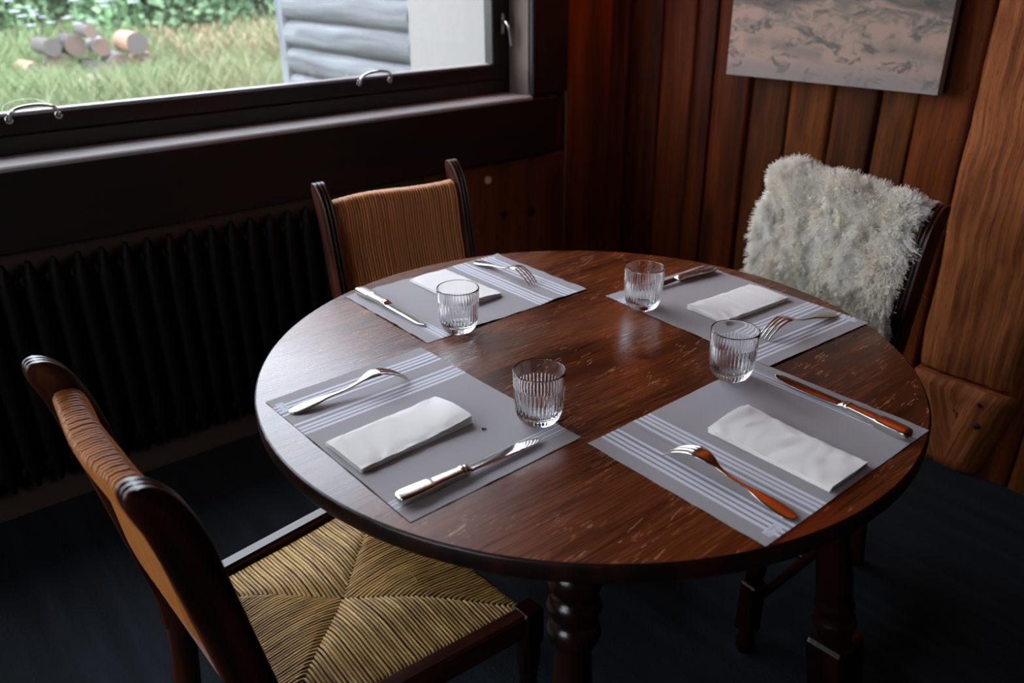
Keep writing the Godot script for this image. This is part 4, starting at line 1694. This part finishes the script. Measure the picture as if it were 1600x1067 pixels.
	for i in 420:
		var x := r.randf_range(1.95, 4.2)
		var z := r.randf_range(-9.9, -7.9)
		var h := r.randf_range(0.20, 0.40)
		xf.append(Transform3D(Basis(Vector3.UP, r.randf() * TAU).scaled(Vector3(h, h, h)), Vector3(x, ground_y(x, z), z)))
		co.append(Color(0.26, 0.18, 0.10).lerp(Color(0.30, 0.24, 0.12), r.randf()))
	var sg := many("seed_grass", seed_head_mesh(), M.leaf, xf, co)
	sg.set_meta("label", "straw coloured seeding grass beside the grey siding outside")
	sg.set_meta("category", "grass")
	get_node("meadow_grass").set_meta("category", "grass")
	# small pale flower umbels
	b = MB.new()
	b.tint = Color(0.45, 0.9, 0.3)
	b.tube([Vector3(0, 0, 0), Vector3(0.01, 0.5, 0), Vector3(0.02, 0.96, 0)], 0.0025, 4)
	b.tint = Color(1, 1, 1)
	for k in 7:
		b.t = Transform3D(Basis.IDENTITY, Vector3(0.02 + 0.035 * cos(k * 0.9) * (0 if k == 6 else 1), 0.97, 0.035 * sin(k * 0.9) * (0 if k == 6 else 1)))
		b.lathe([[0.001, -0.012], [0.014, -0.004], [0.016, 0.004], [0.008, 0.012], [0.001, 0.013]], 7)
	xf = []
	co = []
	for i in 34:
		var x := r.randf_range(0.2, 2.2)
		var z := r.randf_range(-10.8, -9.6)
		var h := r.randf_range(0.45, 0.8)
		xf.append(Transform3D(Basis.IDENTITY.scaled(Vector3(1, h, 1)), Vector3(x, ground_y(x, z), z)))
		co.append(Color(0.55, 0.58, 0.66))
	var fl := many("flower_umbels", b.mesh(), M.leaf, xf, co)
	fl.set_meta("label", "small pale flower heads above the firewood pile outside")
	fl.set_meta("category", "flowers")
	# bushes and trees
	var lm := leaf_mesh(0.035, 0.10)
	var lm2 := leaf_mesh(0.07, 0.17)
	var d1 := Color(0.14, 0.26, 0.12)
	var l1 := Color(0.44, 0.60, 0.34)
	var d2 := Color(0.12, 0.24, 0.12)
	var l2 := Color(0.34, 0.52, 0.28)
	var spec := [
		["leafy green bush at the far left of the window view", -0.4, -12.6, 1.3, 2.0, 3200, d1, Color(0.50, 0.62, 0.40)],
		["light green bush behind the left end of the firewood pile", 1.15, -11.6, 1.1, 1.5, 3200, d1, Color(0.42, 0.58, 0.32)],
		["dark green bush behind the middle of the firewood pile", 2.1, -11.4, 0.8, 1.35, 3000, d2, l2],
		["dense green bush right of the firewood pile", 2.95, -11.2, 1.1, 1.7, 3600, d1, l1],
		["dark green bush beside the corner of the grey siding", 3.95, -10.4, 0.9, 1.7, 3400, d2, l2],
		]
	for i in spec.size():
		var s = spec[i]
		bush(s[0], "bush", s[1], s[2], s[3], s[4], s[5], lm, s[6], s[7], 1000 + i)
	var trees := [
		["pale green tree crown behind the left bushes", -0.2, -17.5, 2.4, 4.6, 3000],
		["green tree crown behind the firewood pile", 2.3, -16.5, 2.2, 4.2, 3000],
		["green tree crown behind the seeding grass", 4.6, -15.6, 2.3, 4.4, 3000]]
	for i in trees.size():
		var s = trees[i]
		bush(s[0], "tree", s[1], s[2], s[3], s[4], s[5], lm2, d1, Color(0.42, 0.57, 0.32), 1100 + i)
